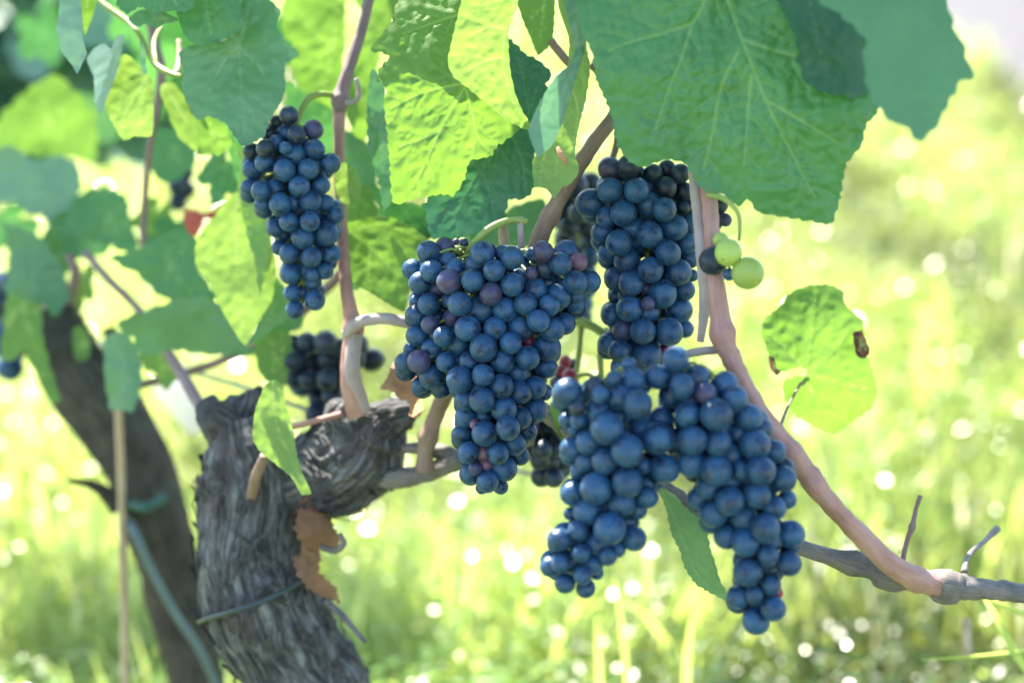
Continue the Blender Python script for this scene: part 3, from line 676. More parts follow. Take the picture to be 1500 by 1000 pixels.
o = TB().tube(pxpath([(176, 740, 1.13, 5), (195, 775, 1.08, 6), (220, 830, 1.08, 6), (255, 895, 1.09, 6), (300, 965, 1.1, 6), (345, 1080, 1.12, 6)], 5), 14, 0).build('drip_hose', M_tube); tag(o, 'blue grey irrigation hose running down beside the far left trunk', 'hose')
o = TB().tube(pxpath([(172, 570, 1.085, 6), (175, 640, 1.085, 6), (178, 720, 1.085, 6), (184, 1000, 1.085, 6), (192, 1420, 1.085, 6)], 8), 12, .03, 1).build('bamboo_stake', WM['tan']); tag(o, 'straight tan bamboo stake in front of the far left trunk', 'stake')
o = TB().tube(pxpath([(236, 556, 1.2, 17), (250, 572, 1.2, 20), (284, 614, 1.2, 20), (296, 628, 1.2, 17)], 4), 12, 0).build('white_sleeve', M_white); tag(o, 'glaring white plastic sleeve behind the old vine, out of focus', 'plastic sleeve')
o = TB().tube(pxpath([(-80, 452, 1.2, 2.6), (100, 492, 1.17, 2.6), (270, 540, 1.08, 3), (400, 582, 1.0, 3), (560, 640, .97, 3), (760, 690, 1.0, 3), (900, 715, 1.0, 2.6)], 10), 8, 0).build('trellis_wire', M_wire); tag(o, 'thin metal trellis wire running behind the vines', 'wire')

# ------------------------------------------------------------------ canes
cane([(556, -60, .885, 8), (545, -20, .885, 8), (528, 50, .88, 8), (508, 110, .875, 9), (499, 145, .873, 11), (498, 165, .873, 8)], 'violet', 'violet grey upper shoot crossing above the left bunch', nodes=((.93, .35),), name='cane')
cane([(497, 150, .874, 10), (497, 220, .875, 8.5), (499, 300, .876, 9), (503, 370, .876, 9), (508, 430, .872, 10), (517, 480, .872, 13), (512, 520, .872, 12), (513, 560, .872, 14), (524, 605, .88, 16)], 'pink', 'reddish brown upright cane running down beside the left bunch to the knotty head', nodes=((.72, .3),))
cane([(520, 490, .87, 12), (516, 545, .868, 12), (530, 600, .88, 14)], 'pale', 'pale lower end of the upright cane on the knotty head')
cane([(498, 150, .872, 5), (518, 150, .868, 4), (526, 138, .866, 4), (522, 115, .866, 3)], 'pale', 'small hooked tendril stub at the node above the left bunch', nodes=())
cane([(925, 120, .84, 8), (898, 172, .82, 10), (868, 212, .815, 11), (840, 256, .812, 11.5), (812, 305, .81, 12), (790, 350, .815, 14), (780, 400, .83, 13)], 'cane', 'brown diagonal cane rising from behind the central bunch to the big leaf', nodes=((.72, .2),), ridges=.04)
cane([(762, 318, .80, 5), (763, 345, .80, 5), (766, 385, .81, 5)], 'pale', 'short pale upright twig above the central bunch', group='small twigs')
cane([(737, 330, .83, 6), (738, 350, .83, 8), (742, 385, .83, 5)], 'tan', 'short tan stub left of the pale twig above the central bunch', group='small twigs')
cane([(848, 50, .83, 6), (852, 75, .83, 7), (838, 95, .83, 6), (806, 60, .83, 6)], 'cane', 'dark woody shoot joint between the top leaves', nodes=((.4, .4),), group='small twigs')
cane([(865, 95, .84, 5), (885, 120, .84, 5), (905, 190, .84, 5), (895, 240, .84, 5)], 'cane', 'thin twig dropping from the big leaf toward the right bunch', group='small twigs')
cane([(1012, 200, .775, 8.5), (1018, 262, .77, 9), (1024, 320, .762, 9.5), (1030, 385, .755, 10), (1033, 440, .755, 9), (1026, 500, .76, 5)], 'pale', 'pale pinkish straight cane in front of the right bunch', ridges=.02)
cane([(1034, 200, .765, 11), (1038, 280, .76, 11.5), (1043, 340, .75, 12), (1048, 410, .738, 13), (1055, 470, .736, 15), (1063, 505, .735, 15.5), (1082, 548, .735, 13.5), (1112, 602, .735, 13.5), (1143, 645, .735, 16), (1160, 665, .735, 18.5), (1180, 690, .737, 14.5), (1215, 735, .74, 14), (1262, 785, .745, 14), (1300, 822, .75, 15.5), (1338, 846, .760, 16), (1370, 858, .770, 14), (1396, 862, .781, 10), (1418, 862, .79, 5)], 'pink', 'long smooth pinkish cane arching down the right side to the old grey cane', nodes=((.33, .22), (.6, .25), (.86, .2)), rough=.16, ridges=.05, sides=28)
cane([(775, 585, .86, 8), (800, 608, .85, 9), (830, 632, .84, 10), (870, 665, .82, 10), (930, 690, .80, 10), (985, 722, .79, 11), (1040, 760, .79, 11), (1110, 785, .79, 12), (1185, 806, .785, 12), (1270, 832, .78, 15), (1300, 845, .775, 17), (1350, 850, .777, 17), (1395, 858, .772, 20), (1440, 862, .77, 15), (1520, 872, .77, 14), (1620, 890, .77, 14)], 'grey', 'old grey horizontal cane passing behind the front bunches to the right edge', rough=.25, ridges=.08, sides=24, nodes=((.62, .35), (.76, .3)))
cane([(1322, 822, .77, 4), (1328, 795, .765, 3.5), (1336, 772, .76, 4), (1342, 745, .76, 3), (1348, 727, .755, 3.5)], 'violet', 'small dry twig sticking up from the old cane at right', group='small twigs', nodes=((.55, .5),))
cane([(1412, 838, .80, 5), (1420, 812, .82, 4), (1445, 790, .86, 4), (1460, 775, .88, 6)], 'grey', 'forked dry twig sticking up near the right edge', group='small twigs')
cane([(506, 490, .86, 8), (522, 474, .856, 8), (550, 467, .85, 8.5), (580, 469, .845, 8.5), (615, 482, .85, 8), (650, 520, .86, 7)], 'pale', 'pale grey curved cane entering behind the left shoulder of the central bunch', nodes=((.1, .3),))
cane([(622, 690, .882, 14), (624, 655, .88, 12), (636, 615, .878, 12), (655, 572, .872, 12), (672, 540, .87, 11), (690, 500, .87, 10)], 'cane', 'tan brown spur rising from the cordon arm behind the central bunch', nodes=((.25, .35),), ridges=.03)
cane([(422, 626, .885, 4.5), (455, 618, .88, 4.5), (500, 606, .88, 4.5)], 'pink', 'thin pink twig lying across the knotty head', group='small twigs')
cane([(1052, 512, .745, 7), (1030, 514, .745, 6), (1008, 518, .75, 6), (985, 528, .755, 5)], 'pale', 'short grey side shoot from the pinkish cane to the front bunch', group='small twigs')
cane([(212, -40, 1.02, 8), (226, 60, 1.02, 8), (236, 110, 1.02, 7), (222, 200, 1.03, 5), (212, 290, 1.05, 5), (210, 380, 1.06, 5)], 'violet', 'thin blurred upright shoot at upper left', nodes=())
cane([(125, 370, 1.1, 6), (160, 410, 1.08, 6), (205, 455, 1.06, 6), (240, 505, 1.03, 7), (270, 555, 1.0, 9), (300, 605, .96, 9)], 'violet', 'blurred diagonal shoot leading down to the pruned stub')
cane([(200, 565, 1.06, 6), (250, 552, 1.05, 7), (320, 530, 1.04, 6), (400, 492, 1.03, 8), (470, 430, 1.02, 8), (500, 400, 1.0, 8)], 'violet', 'blurred dark shoot running behind the left leaves')
cane([(100, 372, 1.1, 6), (110, 400, 1.1, 7), (100, 440, 1.12, 9)], 'violet', 'short blurred shoot above the far left trunk')
cane([(130, -20, .93, 3), (150, 5, .92, 4), (185, 30, .91, 4.5), (200, 45, .90, 4), (212, 65, .90, 4), (228, 95, .895, 5), (250, 108, .885, 4), (268, 112, .88, 3)], 'stem', 'yellow green young shoot among the upper left leaves', group='green shoots and tendrils')
cane([(236, 40, .93, 3), (226, 62, .92, 3), (228, 92, .90, 3)], 'stem', 'short green shoot joining the yellow green shoot at upper left', group='green shoots and tendrils')
cane([(262, 60, .92, 3), (263, 85, .91, 3.5), (258, 108, .89, 4)], 'pink', 'short reddish petiole stub beside the large cool green leaf', group='green shoots and tendrils')
cane([(1035, 285, .735, 4), (1058, 290, .733, 4.5), (1074, 302, .732, 3.5), (1083, 320, .732, 2.8), (1083, 352, .735, 2.2)], 'stem', 'curling green tendril in front of the right cane below the big leaf', group='green shoots and tendrils')
cane([(810, 460, .90, 7), (850, 470, .88, 7), (885, 490, .87, 6), (900, 520, .87, 5)], 'stem', 'pale green shoot between the central and right bunches', group='green shoots and tendrils')
cane([(852, 470, .88, 5), (850, 500, .88, 4), (845, 545, .88, 4)], 'stem', 'thin yellow stem hanging between the central and right bunches', group='green shoots and tendrils')
cane([(890, 480, .88, 4), (880, 520, .88, 5), (880, 560, .88, 4), (862, 548, .88, 3), (845, 552, .88, 3)], 'stem', 'branching yellow green stem beside the red berries', group='green shoots and tendrils')

# ------------------------------------------------------------------ leaves
Lf = leaf
big = Lf([(845, -60), (850, 40), (868, 78), (873, 115), (893, 160), (905, 212), (921, 236), (942, 245), (965, 236), (985, 234), (1004, 240), (1017, 262), (1031, 279), (1060, 285), (1080, 301), (1097, 292), (1110, 310), (1150, 318), (1180, 322), (1216, 328), (1223, 315), (1231, 288), (1240, 240), (1262, 212), (1268, 184), (1285, 165), (1290, 120), (1290, 60), (1240, 0), (1240, -60)],
   .735, 'green', 'large glossy green leaf with yellow veins hanging over the right bunch', tilt=(-.004, .0), sp=3.0, serr=3.0, per=15, quilt=.48, curl=.12, wav=2.0, vw=3.4, bfreq=34,
   veins=[[(1052, -70), (1066, 0), (1088, 62), (1122, 148), (1160, 225), (1195, 290)], [(1052, -70), (1030, 5), (1014, 35), (1000, 80), (980, 130), (960, 190)], [(1088, 60), (1125, 72), (1175, 88), (1230, 120)], [(1080, 78), (1055, 130), (1045, 190), (1030, 250)], [(1014, 35), (970, 50), (930, 60), (890, 75)], [(1120, 146), (1170, 175), (1230, 210)], [(1100, 110), (1095, 170), (1090, 240)]], folds=((1050, 100, 1002, 240, -0.22),))
Lf([(1110, -50), (1150, 20), (1168, 60), (1172, 100), (1185, 125), (1215, 137), (1250, 141), (1270, 138), (1272, 90), (1262, 50), (1240, 20), (1225, -10), (1220, -50)], .715, 'deep', 'dark green leaf shape standing in for the shadow on the big glossy leaf, beside the pale teal leaf', tilt=(.01, 0), sp=5, serr=2, j=(1180, -40), quilt=.3)  # dark lobe added in place of a cast shadow on the big leaf
Lf([(1190, -50), (1203, 0), (1230, 22), (1256, 44), (1270, 62), (1266, 105), (1277, 145), (1300, 172), (1330, 190), (1350, 206), (1373, 182), (1390, 150), (1402, 124), (1424, 112), (1416, 84), (1402, 50), (1388, 12), (1375, -50)], .655, 'teal', 'smooth teal leaf at the top right in front of the pale path', tilt=(.003, -.01), sp=6, serr=2.5, per=18, j=(1290, -60), quilt=.15, vw=2)
Lf([(1330, -50), (1350, 5), (1370, 35), (1386, 48), (1386, 10), (1388, -50)], .70, 'bright', 'small yellow green leaf edge behind the teal leaf at the top right', sp=6, serr=1, quilt=.1, j=(1360, -50))
e = Lf([(595, -60), (585, 0), (573, 34), (549, 62), (543, 76), (556, 76), (571, 84), (557, 100), (552, 120), (563, 124), (566, 134), (562, 150), (567, 190), (571, 240), (577, 298), (612, 290), (650, 284), (664, 287), (680, 262), (688, 236), (718, 229), (728, 214), (750, 199), (760, 190), (748, 172), (700, 135), (695, 60), (700, -60)],
   .79, 'bright', 'bright sunlit leaf with toothed left edge above the central bunch', tilt=(-.006, -.003), sp=2.6, serr=3.0, per=13, quilt=.38, wav=1.2, vw=1.9, bfreq=24, curl=.1,
   veins=[[(684, 120), (668, 150), (645, 192), (625, 235), (605, 275)], [(683, 122), (650, 128), (610, 140), (572, 160)], [(680, 124), (690, 160), (700, 200), (715, 222)], [(700, 15), (665, 24), (630, 36), (590, 50)], [(684, 118), (690, 80), (700, 15)], [(645, 192), (615, 205), (585, 215)], [(678, 20), (670, 60), (660, 100)]], folds=((556, 128, 700, 108, .14),))
g = Lf([(685, -60), (676, 0), (660, 68), (656, 92), (664, 112), (684, 128), (714, 153), (744, 177), (776, 192), (778, 184), (766, 164), (755, 138), (747, 100), (745, 45), (757, 10), (764, -60)],
   .765, 'pale', 'pale yellow green folded leaf tip overlapping the bright sunlit leaf', tilt=(.014, .004), sp=2.8, serr=1.3, per=15, quilt=.35, vw=1.8, veins=[[(752, -40), (752, 15), (741, 45), (737, 80), (741, 115), (752, 150), (774, 190)], [(740, 45), (715, 40), (690, 55)], [(737, 85), (712, 90), (685, 105)], [(750, 0), (715, -20)]])
Lf([(742, 56), (752, 62), (770, 80), (787, 88), (808, 108), (800, 124), (812, 150), (790, 200), (782, 230), (783, 272), (770, 290), (745, 293), (738, 322), (715, 338), (665, 346), (632, 347), (624, 300), (650, 255), (690, 225), (700, 180), (735, 120)],
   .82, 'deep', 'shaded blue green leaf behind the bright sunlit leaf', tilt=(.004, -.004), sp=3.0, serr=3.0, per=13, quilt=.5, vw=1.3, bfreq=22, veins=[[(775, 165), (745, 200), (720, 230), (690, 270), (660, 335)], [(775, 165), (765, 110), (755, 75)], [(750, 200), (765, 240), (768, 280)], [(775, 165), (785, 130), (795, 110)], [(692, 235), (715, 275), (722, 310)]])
Lf([(618, 300), (640, 292), (665, 287), (672, 296), (640, 306), (625, 309)], .815, 'dark', 'small curled dark leaf edge under the tip of the bright sunlit leaf', sp=3, serr=1.5, quilt=.2)
h = Lf([(822, -50), (830, 10), (842, 60), (858, 70), (864, 100), (857, 150), (846, 192), (842, 225), (848, 250), (838, 267), (822, 276), (812, 290), (800, 276), (783, 273), (780, 238), (790, 220), (800, 195), (815, 165), (830, 110), (834, 60), (815, -20), (815, -50)],
   .775, 'pale', 'hanging two tone leaf with a brown hole right of the folded leaf tip', tilt=(-.012, .0), sp=3.0, serr=1.4, per=15, quilt=.35, vw=1.6, veins=[[(838, 0), (850, 70), (838, 130), (825, 180), (812, 260)], [(838, 130), (846, 165), (838, 220)], [(830, 160), (802, 215), (790, 260)]])
Lf([(818, -50), (825, 0), (835, 40), (842, 75), (834, 95), (815, 112), (797, 138), (782, 168), (774, 192), (788, 232), (793, 226), (808, 214), (822, 185), (836, 140), (848, 100), (858, 66), (852, 30), (845, -50)],
   .762, 'grey', 'blue green folded over half', tilt=(.03, .0), sp=3.0, serr=.8, quilt=.25, parent=h, name='folded_lobe', veins=[[(848, -40), (845, 60), (822, 120), (795, 180)]])
tb = TB().tube(pxpath([(817, 216, .7615, 2.5), (821, 226, .7600, 4.5), (826, 233, .7602, 4), (829, 242, .762, 2)], 2), 8, .3).build('dry_spot', WM['peel'], h)
Lf([(757, -50), (758, 5), (768, 35), (776, 52), (788, 80), (800, 72), (810, 52), (813, 0), (815, -50)], .83, 'bright', 'small bright yellow green leaf tip hanging at the top centre', sp=4, serr=1.6, quilt=.4, veins=[[(800, -50), (797, 10), (788, 70)], [(797, 10), (775, 30)]])
Lf([(815, -50), (818, 10), (830, 45), (836, 60), (829, 30), (828, -50)], .83, 'pale', 'narrow pale leaf sliver beside the small bright leaf tip', sp=4, serr=0, quilt=.1)
r = Lf([(1117, 490), (1120, 468), (1145, 447), (1160, 428), (1185, 419), (1215, 418), (1233, 426), (1237, 446), (1262, 470), (1266, 490), (1256, 512), (1271, 525), (1281, 555), (1284, 578), (1275, 598), (1250, 616), (1222, 635), (1195, 625), (1165, 607), (1150, 582), (1148, 560), (1160, 553), (1180, 550), (1181, 540), (1168, 537), (1142, 544), (1129, 525)],
   .86, 'bright', 'rounded light green leaf with a deep notch right of the pinkish cane', tilt=(.004, .005), sp=4.0, serr=2.4, per=14, quilt=.35, vw=1.4, curl=.1, veins=[[(1180, 546), (1215, 520), (1245, 480)], [(1180, 546), (1225, 560), (1270, 570)], [(1180, 546), (1190, 480), (1195, 430)], [(1180, 546), (1150, 510), (1125, 490)], [(1180, 550), (1195, 585), (1215, 620)]])
petiole(r, [(1181, 547, .862, 2.5), (1165, 575, .855, 2.2), (1152, 600, .82, 2.2), (1143, 625, .77, 2.5)], 'cane')
Lf([(1250, 488), (1262, 484), (1268, 498), (1274, 512), (1268, 524), (1256, 522), (1252, 508)], .855, 'rust', 'dead brown patch on the rim', sp=3, serr=1.5, quilt=.2, parent=r, name='dry_patch')
Lf([(1126, 522), (1134, 524), (1137, 540), (1144, 543), (1138, 549), (1130, 541)], .856, 'rust', None, sp=3, serr=.8, quilt=.1, parent=r, name='dry_patch')
Lf([(963, 712), (975, 716), (990, 726), (1006, 745), (1029, 764), (1036, 780), (1040, 802), (1047, 822), (1055, 850), (1072, 882), (1045, 870), (1020, 855), (1003, 830), (996, 805), (984, 782), (976, 745)], .785, 'teal', 'narrow green leaf seen edge on hanging between the two front bunches', tilt=(.05, .01), sp=3, serr=2.2, per=12, quilt=.3, veins=[[(966, 714), (985, 750), (1005, 800), (1025, 845), (1068, 880)]])
# upper left group
Lf([(262, 78), (268, 105), (266, 130), (275, 152), (290, 176), (306, 170), (330, 180), (342, 198), (356, 214), (386, 200), (396, 175), (410, 152), (418, 130), (417, 95), (438, 80), (420, 62), (405, 38), (410, 15), (395, 0), (385, -40), (345, -40), (350, 0), (352, 40), (330, 60), (285, 65)], .845, 'teal', 'large cool green leaf touching the top of the left bunch', tilt=(-.006, -.004), sp=3.6, serr=1.8, per=14, quilt=.22, vw=1.7, veins=[[(350, 68), (352, 110), (355, 150), (358, 205)], [(350, 68), (325, 95), (300, 150)], [(350, 68), (380, 100), (405, 140)], [(350, 68), (310, 70), (275, 85)], [(350, 68), (362, 30), (370, -20)]], folds=((335, 110, 306, 170, -.25),))
Lf([(245, -40), (256, 10), (270, 52), (285, 64), (305, 66), (320, 58), (335, 56), (352, 42), (353, 0), (350, -40)], .83, 'green', 'saturated green leaf at the top above the large cool green leaf', sp=4, serr=2, quilt=.3, j=(300, -40))
Lf([(168, -40), (172, 8), (186, 20), (200, 12), (208, 10), (218, 16), (232, 17), (255, 16), (270, 17), (283, 12), (287, -5), (286, -40)], .81, 'green', 'wavy green leaf edge at the top, left of the saturated green leaf', sp=4, serr=2, quilt=.2, j=(230, -40))
Lf([(188, 28), (205, 15), (240, 18), (262, 30), (240, 35), (230, 42), (212, 36), (200, 40)], .84, 'teal', 'small shaded leaf lobe under the wavy green leaf edge', sp=4, serr=1.5, quilt=.2)
Lf([(92, -40), (86, 20), (83, 42), (90, 75), (106, 96), (113, 108), (121, 92), (127, 80), (122, 60), (119, 0), (122, -40)], .85, 'grey', 'narrow silvery green leaf hanging at the upper left', tilt=(-.03, 0), sp=4, serr=1, quilt=.15, veins=[[(105, -40), (104, 30), (113, 105)]])
Lf([(119, -40), (120, 20), (124, 52), (134, 30), (142, 0), (146, -40)], .86, 'bright', 'yellow green leaf strip beside the narrow silvery leaf', sp=4, serr=0, quilt=.15, j=(130, -40))
Lf([(127, 86), (140, 70), (152, 64), (163, 72), (172, 52), (181, 51), (176, 90), (166, 120), (158, 140), (147, 168), (139, 148), (137, 112)], .87, 'grey', 'curled silvery leaf with a pale rim left of the yellow green leaf', tilt=(-.05, 0), sp=3.5, serr=.8, quilt=.3, folds=((178, 50, 142, 150, .5),), veins=[[(176, 55), (163, 110), (145, 155)]])
Lf([(181, 80), (170, 95), (163, 125), (154, 155), (165, 180), (181, 206), (196, 200), (222, 199), (225, 160), (223, 116), (205, 98), (192, 84)], .88, 'pale', 'backlit yellow green leaf hanging in the upper left', sp=4, serr=1, quilt=.25, vw=1.4, veins=[[(217, 110), (198, 140), (185, 165), (178, 200)], [(217, 110), (208, 150), (205, 195)], [(217, 110), (190, 105)]])
Lf([(205, 58), (212, 70), (214, 92), (216, 108), (209, 108), (206, 90)], .88, 'grey', 'tiny pale leaf beside the yellow green shoot', sp=3.5, serr=0, quilt=.1)
Lf([(235, 138), (238, 122), (252, 122), (266, 135), (280, 165), (296, 188), (292, 222), (276, 215), (257, 192), (246, 165)], .92, 'pale', 'pale backlit leaf left of the large cool green leaf', sp=5, serr=1, quilt=.2, j=(240, 125))
Lf([(288, 175), (305, 170), (322, 178), (336, 196), (335, 220), (312, 226), (292, 224)], .90, 'bright', 'bright green leaf tip below the large cool green leaf', sp=5, serr=1.5, quilt=.2)
Lf([(330, 182), (345, 205), (358, 215), (362, 240), (350, 270), (338, 235)], .93, 'green', 'green leaf sliver just left of the left bunch', sp=5, serr=0, quilt=.2)
Lf([(215, 205), (235, 190), (262, 190), (288, 205), (284, 240), (262, 262), (240, 268), (222, 250)], 1.08, 'green', 'blurred green leaf hanging behind the upper left shoot', sp=7, serr=1.5, quilt=.2)
Lf([(-20, 200), (20, 150), (60, 118), (85, 110), (110, 135), (135, 160), (142, 190), (138, 235), (95, 228), (50, 226), (-20, 215)], 1.25, 'bright', 'large blurred yellow green leaf at the far upper left', sp=8, serr=2, quilt=.2)
Lf([(-30, 225), (10, 215), (30, 222), (50, 236), (85, 228), (112, 240), (118, 270), (108, 300), (75, 318), (45, 312), (20, 295), (-30, 300)], 1.15, 'grey', 'blurred teal leaf at the left edge', sp=7, serr=2, quilt=.3)
Lf([(105, 295), (125, 280), (152, 274), (185, 290), (190, 322), (201, 352), (196, 376), (165, 360), (130, 352), (98, 335)], 1.12, 'green', 'blurred green leaf right of the teal leaf at left', sp=7, serr=2, quilt=.3)
Lf([(70, 310), (105, 300), (140, 320), (170, 350), (150, 372), (120, 380), (90, 370), (72, 345)], 1.16, 'teal', 'shaded blurred leaf under the teal leaf at left', sp=7, serr=2, quilt=.3)
Lf([(5, 330), (30, 335), (62, 350), (85, 385), (102, 430), (80, 465), (62, 446), (40, 446), (8, 430), (14, 380)], 1.10, 'teal', 'lobed blurred leaf above the far left trunk', sp=7, serr=2, quilt=.3, folds=((20, 340, 70, 460, .15),))
Lf([(10, 432), (38, 440), (60, 448), (62, 490), (74, 540), (88, 588), (76, 592), (60, 560), (35, 515), (20, 525), (3, 530), (4, 495)], 1.07, 'bright', 'hanging pointed leaf in front of the far left trunk', sp=7, serr=1, quilt=.3, j=(30, 440), folds=((35, 440, 70, 585, .2),))
Lf([(152, 500), (165, 486), (182, 486), (205, 515), (207, 560), (195, 602), (175, 600), (162, 598), (154, 560)], 1.04, 'teal', 'blurred drooping teal leaf above the bamboo stake', tilt=(-.02, 0), sp=6, serr=1, quilt=.3, folds=((180, 490, 190, 600, .25),))
Lf([(108, 480), (122, 478), (132, 500), (130, 525), (112, 528), (106, 505)], 1.1, 'bright', 'small bright green leaf in front of the far left trunk top', sp=6, serr=0, quilt=.2)
Lf([(172, 478), (192, 462), (225, 452), (262, 438), (305, 435), (330, 455), (348, 480), (360, 505), (385, 520), (330, 520), (300, 518), (262, 512), (240, 515), (208, 520), (196, 495)], .99, 'teal', 'wide blurred green leaf below centre of the left leaf mass', tilt=(0, .01), sp=6, serr=1.5, quilt=.25, j=(330, 440))
Lf([(160, 378), (195, 368), (235, 345), (262, 335), (288, 350), (292, 395), (318, 438), (285, 442), (250, 440), (225, 425), (200, 400)], 1.02, 'green', 'blurred mid green leaf left of the backlit yellow leaf', sp=6, serr=1.5, quilt=.25)
Lf([(205, 520), (240, 515), (262, 530), (255, 560), (240, 570), (225, 545), (212, 540)], 1.03, 'bright', 'small blurred leaf hanging under the wide green leaf', sp=6, serr=1, quilt=.2)
y = Lf([(286, 362), (296, 340), (318, 312), (346, 280), (352, 262), (362, 290), (372, 330), (392, 345), (404, 390), (398, 440), (378, 470), (358, 504), (340, 480), (318, 440), (305, 410), (288, 392)], .91, 'pale', 'large backlit yellow green leaf hanging left of the left bunch', sp=4.5, serr=1.2, per=16, quilt=.25, vw=1.3, veins=[[(350, 268), (345, 330), (348, 400), (357, 490)], [(348, 300), (318, 350), (305, 385)], [(348, 330), (375, 380), (380, 430)]])
Lf([(346, 210), (352, 240), (352, 290), (360, 335), (372, 380), (380, 428), (390, 395), (396, 350), (388, 300), (368, 250)], .895, 'bright', 'folded light green leaf flap over the large backlit leaf', tilt=(-.04, 0), sp=5, serr=.6, quilt=.15, veins=[[(350, 215), (362, 320), (380, 425)]])
Lf([(395, 395), (412, 415), (424, 440), (424, 462), (404, 478), (380, 495), (362, 505), (380, 470), (390, 430)], .94, 'teal', 'teal leaf behind the tip of the left bunch', sp=5, serr=1, quilt=.2)
Lf([(372, 505), (385, 488), (405, 482), (425, 492), (428, 520), (420, 552), (412, 575), (395, 560), (380, 545)], .96, 'bright', 'bright green leaf left of the blurred shaded bunch', sp=5, serr=1, quilt=.2)
Lf([(388, 565), (402, 556), (414, 565), (418, 590), (428, 625), (436, 670), (444, 695), (456, 722), (442, 724), (428, 700), (400, 676), (380, 660), (370, 640), (374, 600)], .845, 'pale', 'pale drooping leaf hanging in front of the old trunk head', sp=4, serr=1, quilt=.25, veins=[[(400, 560), (405, 620), (425, 670), (450, 718)]])
# between left bunch and centre
Lf([(418, 0), (440, -50), (500, -50), (505, 60), (498, 120), (492, 160), (470, 150), (440, 130), (425, 95), (440, 78), (415, 50)], .97, 'bright', 'blurred yellow green leaf right of the large cool green leaf', sp=6, serr=1.5, quilt=.3, vw=1.8, veins=[[(488, 66), (460, 50), (435, 20)], [(488, 66), (470, 85), (445, 100)], [(488, 66), (495, 20), (505, -30)], [(488, 66), (480, 110), (470, 145)], [(488, 66), (540, 70)]])
Lf([(500, -50), (590, -50), (585, 0), (572, 40), (556, 80), (552, 120), (556, 165), (545, 195), (532, 205), (515, 190), (505, 150), (512, 80), (530, 20)], .96, 'bright', 'blurred bright leaf behind the violet shoot at the top', sp=6, serr=1.5, quilt=.3, j=(540, -40))
Lf([(420, 120), (445, 130), (475, 150), (495, 160), (500, 200), (498, 250), (470, 250), (440, 200), (420, 170)], 1.0, 'green', 'shaded green leaf behind the stem of the left bunch', sp=6, serr=1.5, quilt=.3)
Lf([(500, 190), (530, 200), (548, 230), (552, 280), (540, 330), (515, 320), (500, 260)], 1.0, 'teal', 'blurred teal leaf right of the left bunch', sp=6, serr=1.5, quilt=.2)
Lf([(490, 252), (503, 238), (520, 248), (529, 272), (526, 292), (508, 300), (494, 288)], .865, 'pale', 'small oval green leaf beside the reddish brown upright cane', sp=4, serr=.5, quilt=.3, j=(497, 244))
Lf([(545, 100), (560, 120), (568, 160), (572, 240), (578, 290), (562, 308), (556, 270), (540, 215), (538, 150)], .86, 'teal', 'toothed teal leaf edge behind the bright sunlit leaf', sp=4, serr=2.5, quilt=.3)
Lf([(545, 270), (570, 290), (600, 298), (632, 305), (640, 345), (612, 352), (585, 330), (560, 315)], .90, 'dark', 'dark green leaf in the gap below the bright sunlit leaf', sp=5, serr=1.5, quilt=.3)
Lf([(500, 330), (530, 322), (562, 315), (600, 330), (625, 350), (640, 375), (610, 400), (598, 430), (592, 456), (570, 446), (545, 430), (520, 415), (505, 385), (500, 355)], .885, 'bright', 'smooth light green leaf touching the left shoulder of the central bunch', tilt=(.0, -.01), sp=4, serr=1.3, quilt=.25, vw=1.5, veins=[[(512, 340), (545, 365), (580, 405), (592, 445)], [(545, 365), (540, 400), (545, 425)], [(512, 340), (560, 330), (610, 350)]])
Lf([(505, 335), (520, 360), (530, 400), (525, 425), (508, 420), (500, 380)], .90, 'teal', 'teal leaf lobe beside the reddish brown cane', sp=5, serr=1, quilt=.2)
Lf([(640, 345), (690, 335), (720, 325), (760, 300), (795, 292), (802, 325), (792, 350), (770, 362), (735, 360), (690, 368)], .93, 'teal', 'smooth blue green leaf behind the top of the central bunch', sp=5, serr=1, quilt=.2)
Lf([(770, 195), (778, 215), (783, 240), (782, 262), (774, 240)], .84, 'bright', 'small glowing leaf sliver between the central leaves', sp=4, serr=0, quilt=.1)
Lf([(806, 590), (818, 588), (832, 606), (838, 640), (828, 655), (812, 622)], .84, 'bright', 'small bright leaf between the central and front bunches', sp=4, serr=1, quilt=.2)
Lf([(272, 306), (300, 312), (325, 305), (342, 300), (334, 318), (322, 328), (300, 322), (290, 345), (276, 350), (270, 325)], 1.06, 'pink', 'withered pinkish red leaf in the left background', sp=5, serr=1, quilt=.3, curl=.4)
Lf([(576, 530), (588, 540), (604, 545), (620, 560), (616, 585), (620, 602), (610, 612), (600, 608), (600, 588), (585, 584), (578, 575), (566, 570), (556, 570), (568, 552)], .83, 'dry', 'crumpled brown dry leaf left of the central bunch', sp=2.6, serr=2, per=9, quilt=.5, wav=3.5, curl=.6)
def lobed(cx, cy, s_, rot, asp=1.0):
    o_ = []
    for a_, r_ in ((0, 1), (18, .82), (34, .62), (48, .85), (62, .95), (80, .8), (98, .6), (115, .75), (135, .78), (155, .6), (172, .25), (188, .25), (205, .6), (225, .78), (245, .75), (262, .6), (280, .8), (298, .95), (312, .85), (326, .62), (342, .82)):
        t = math.radians(a_); x_, y_ = math.cos(t) * r_ * s_, math.sin(t) * r_ * s_ * asp; c_, q_ = math.cos(rot), math.sin(rot); o_.append((cx + x_ * c_ - y_ * q_, cy + x_ * q_ + y_ * c_))
    return o_
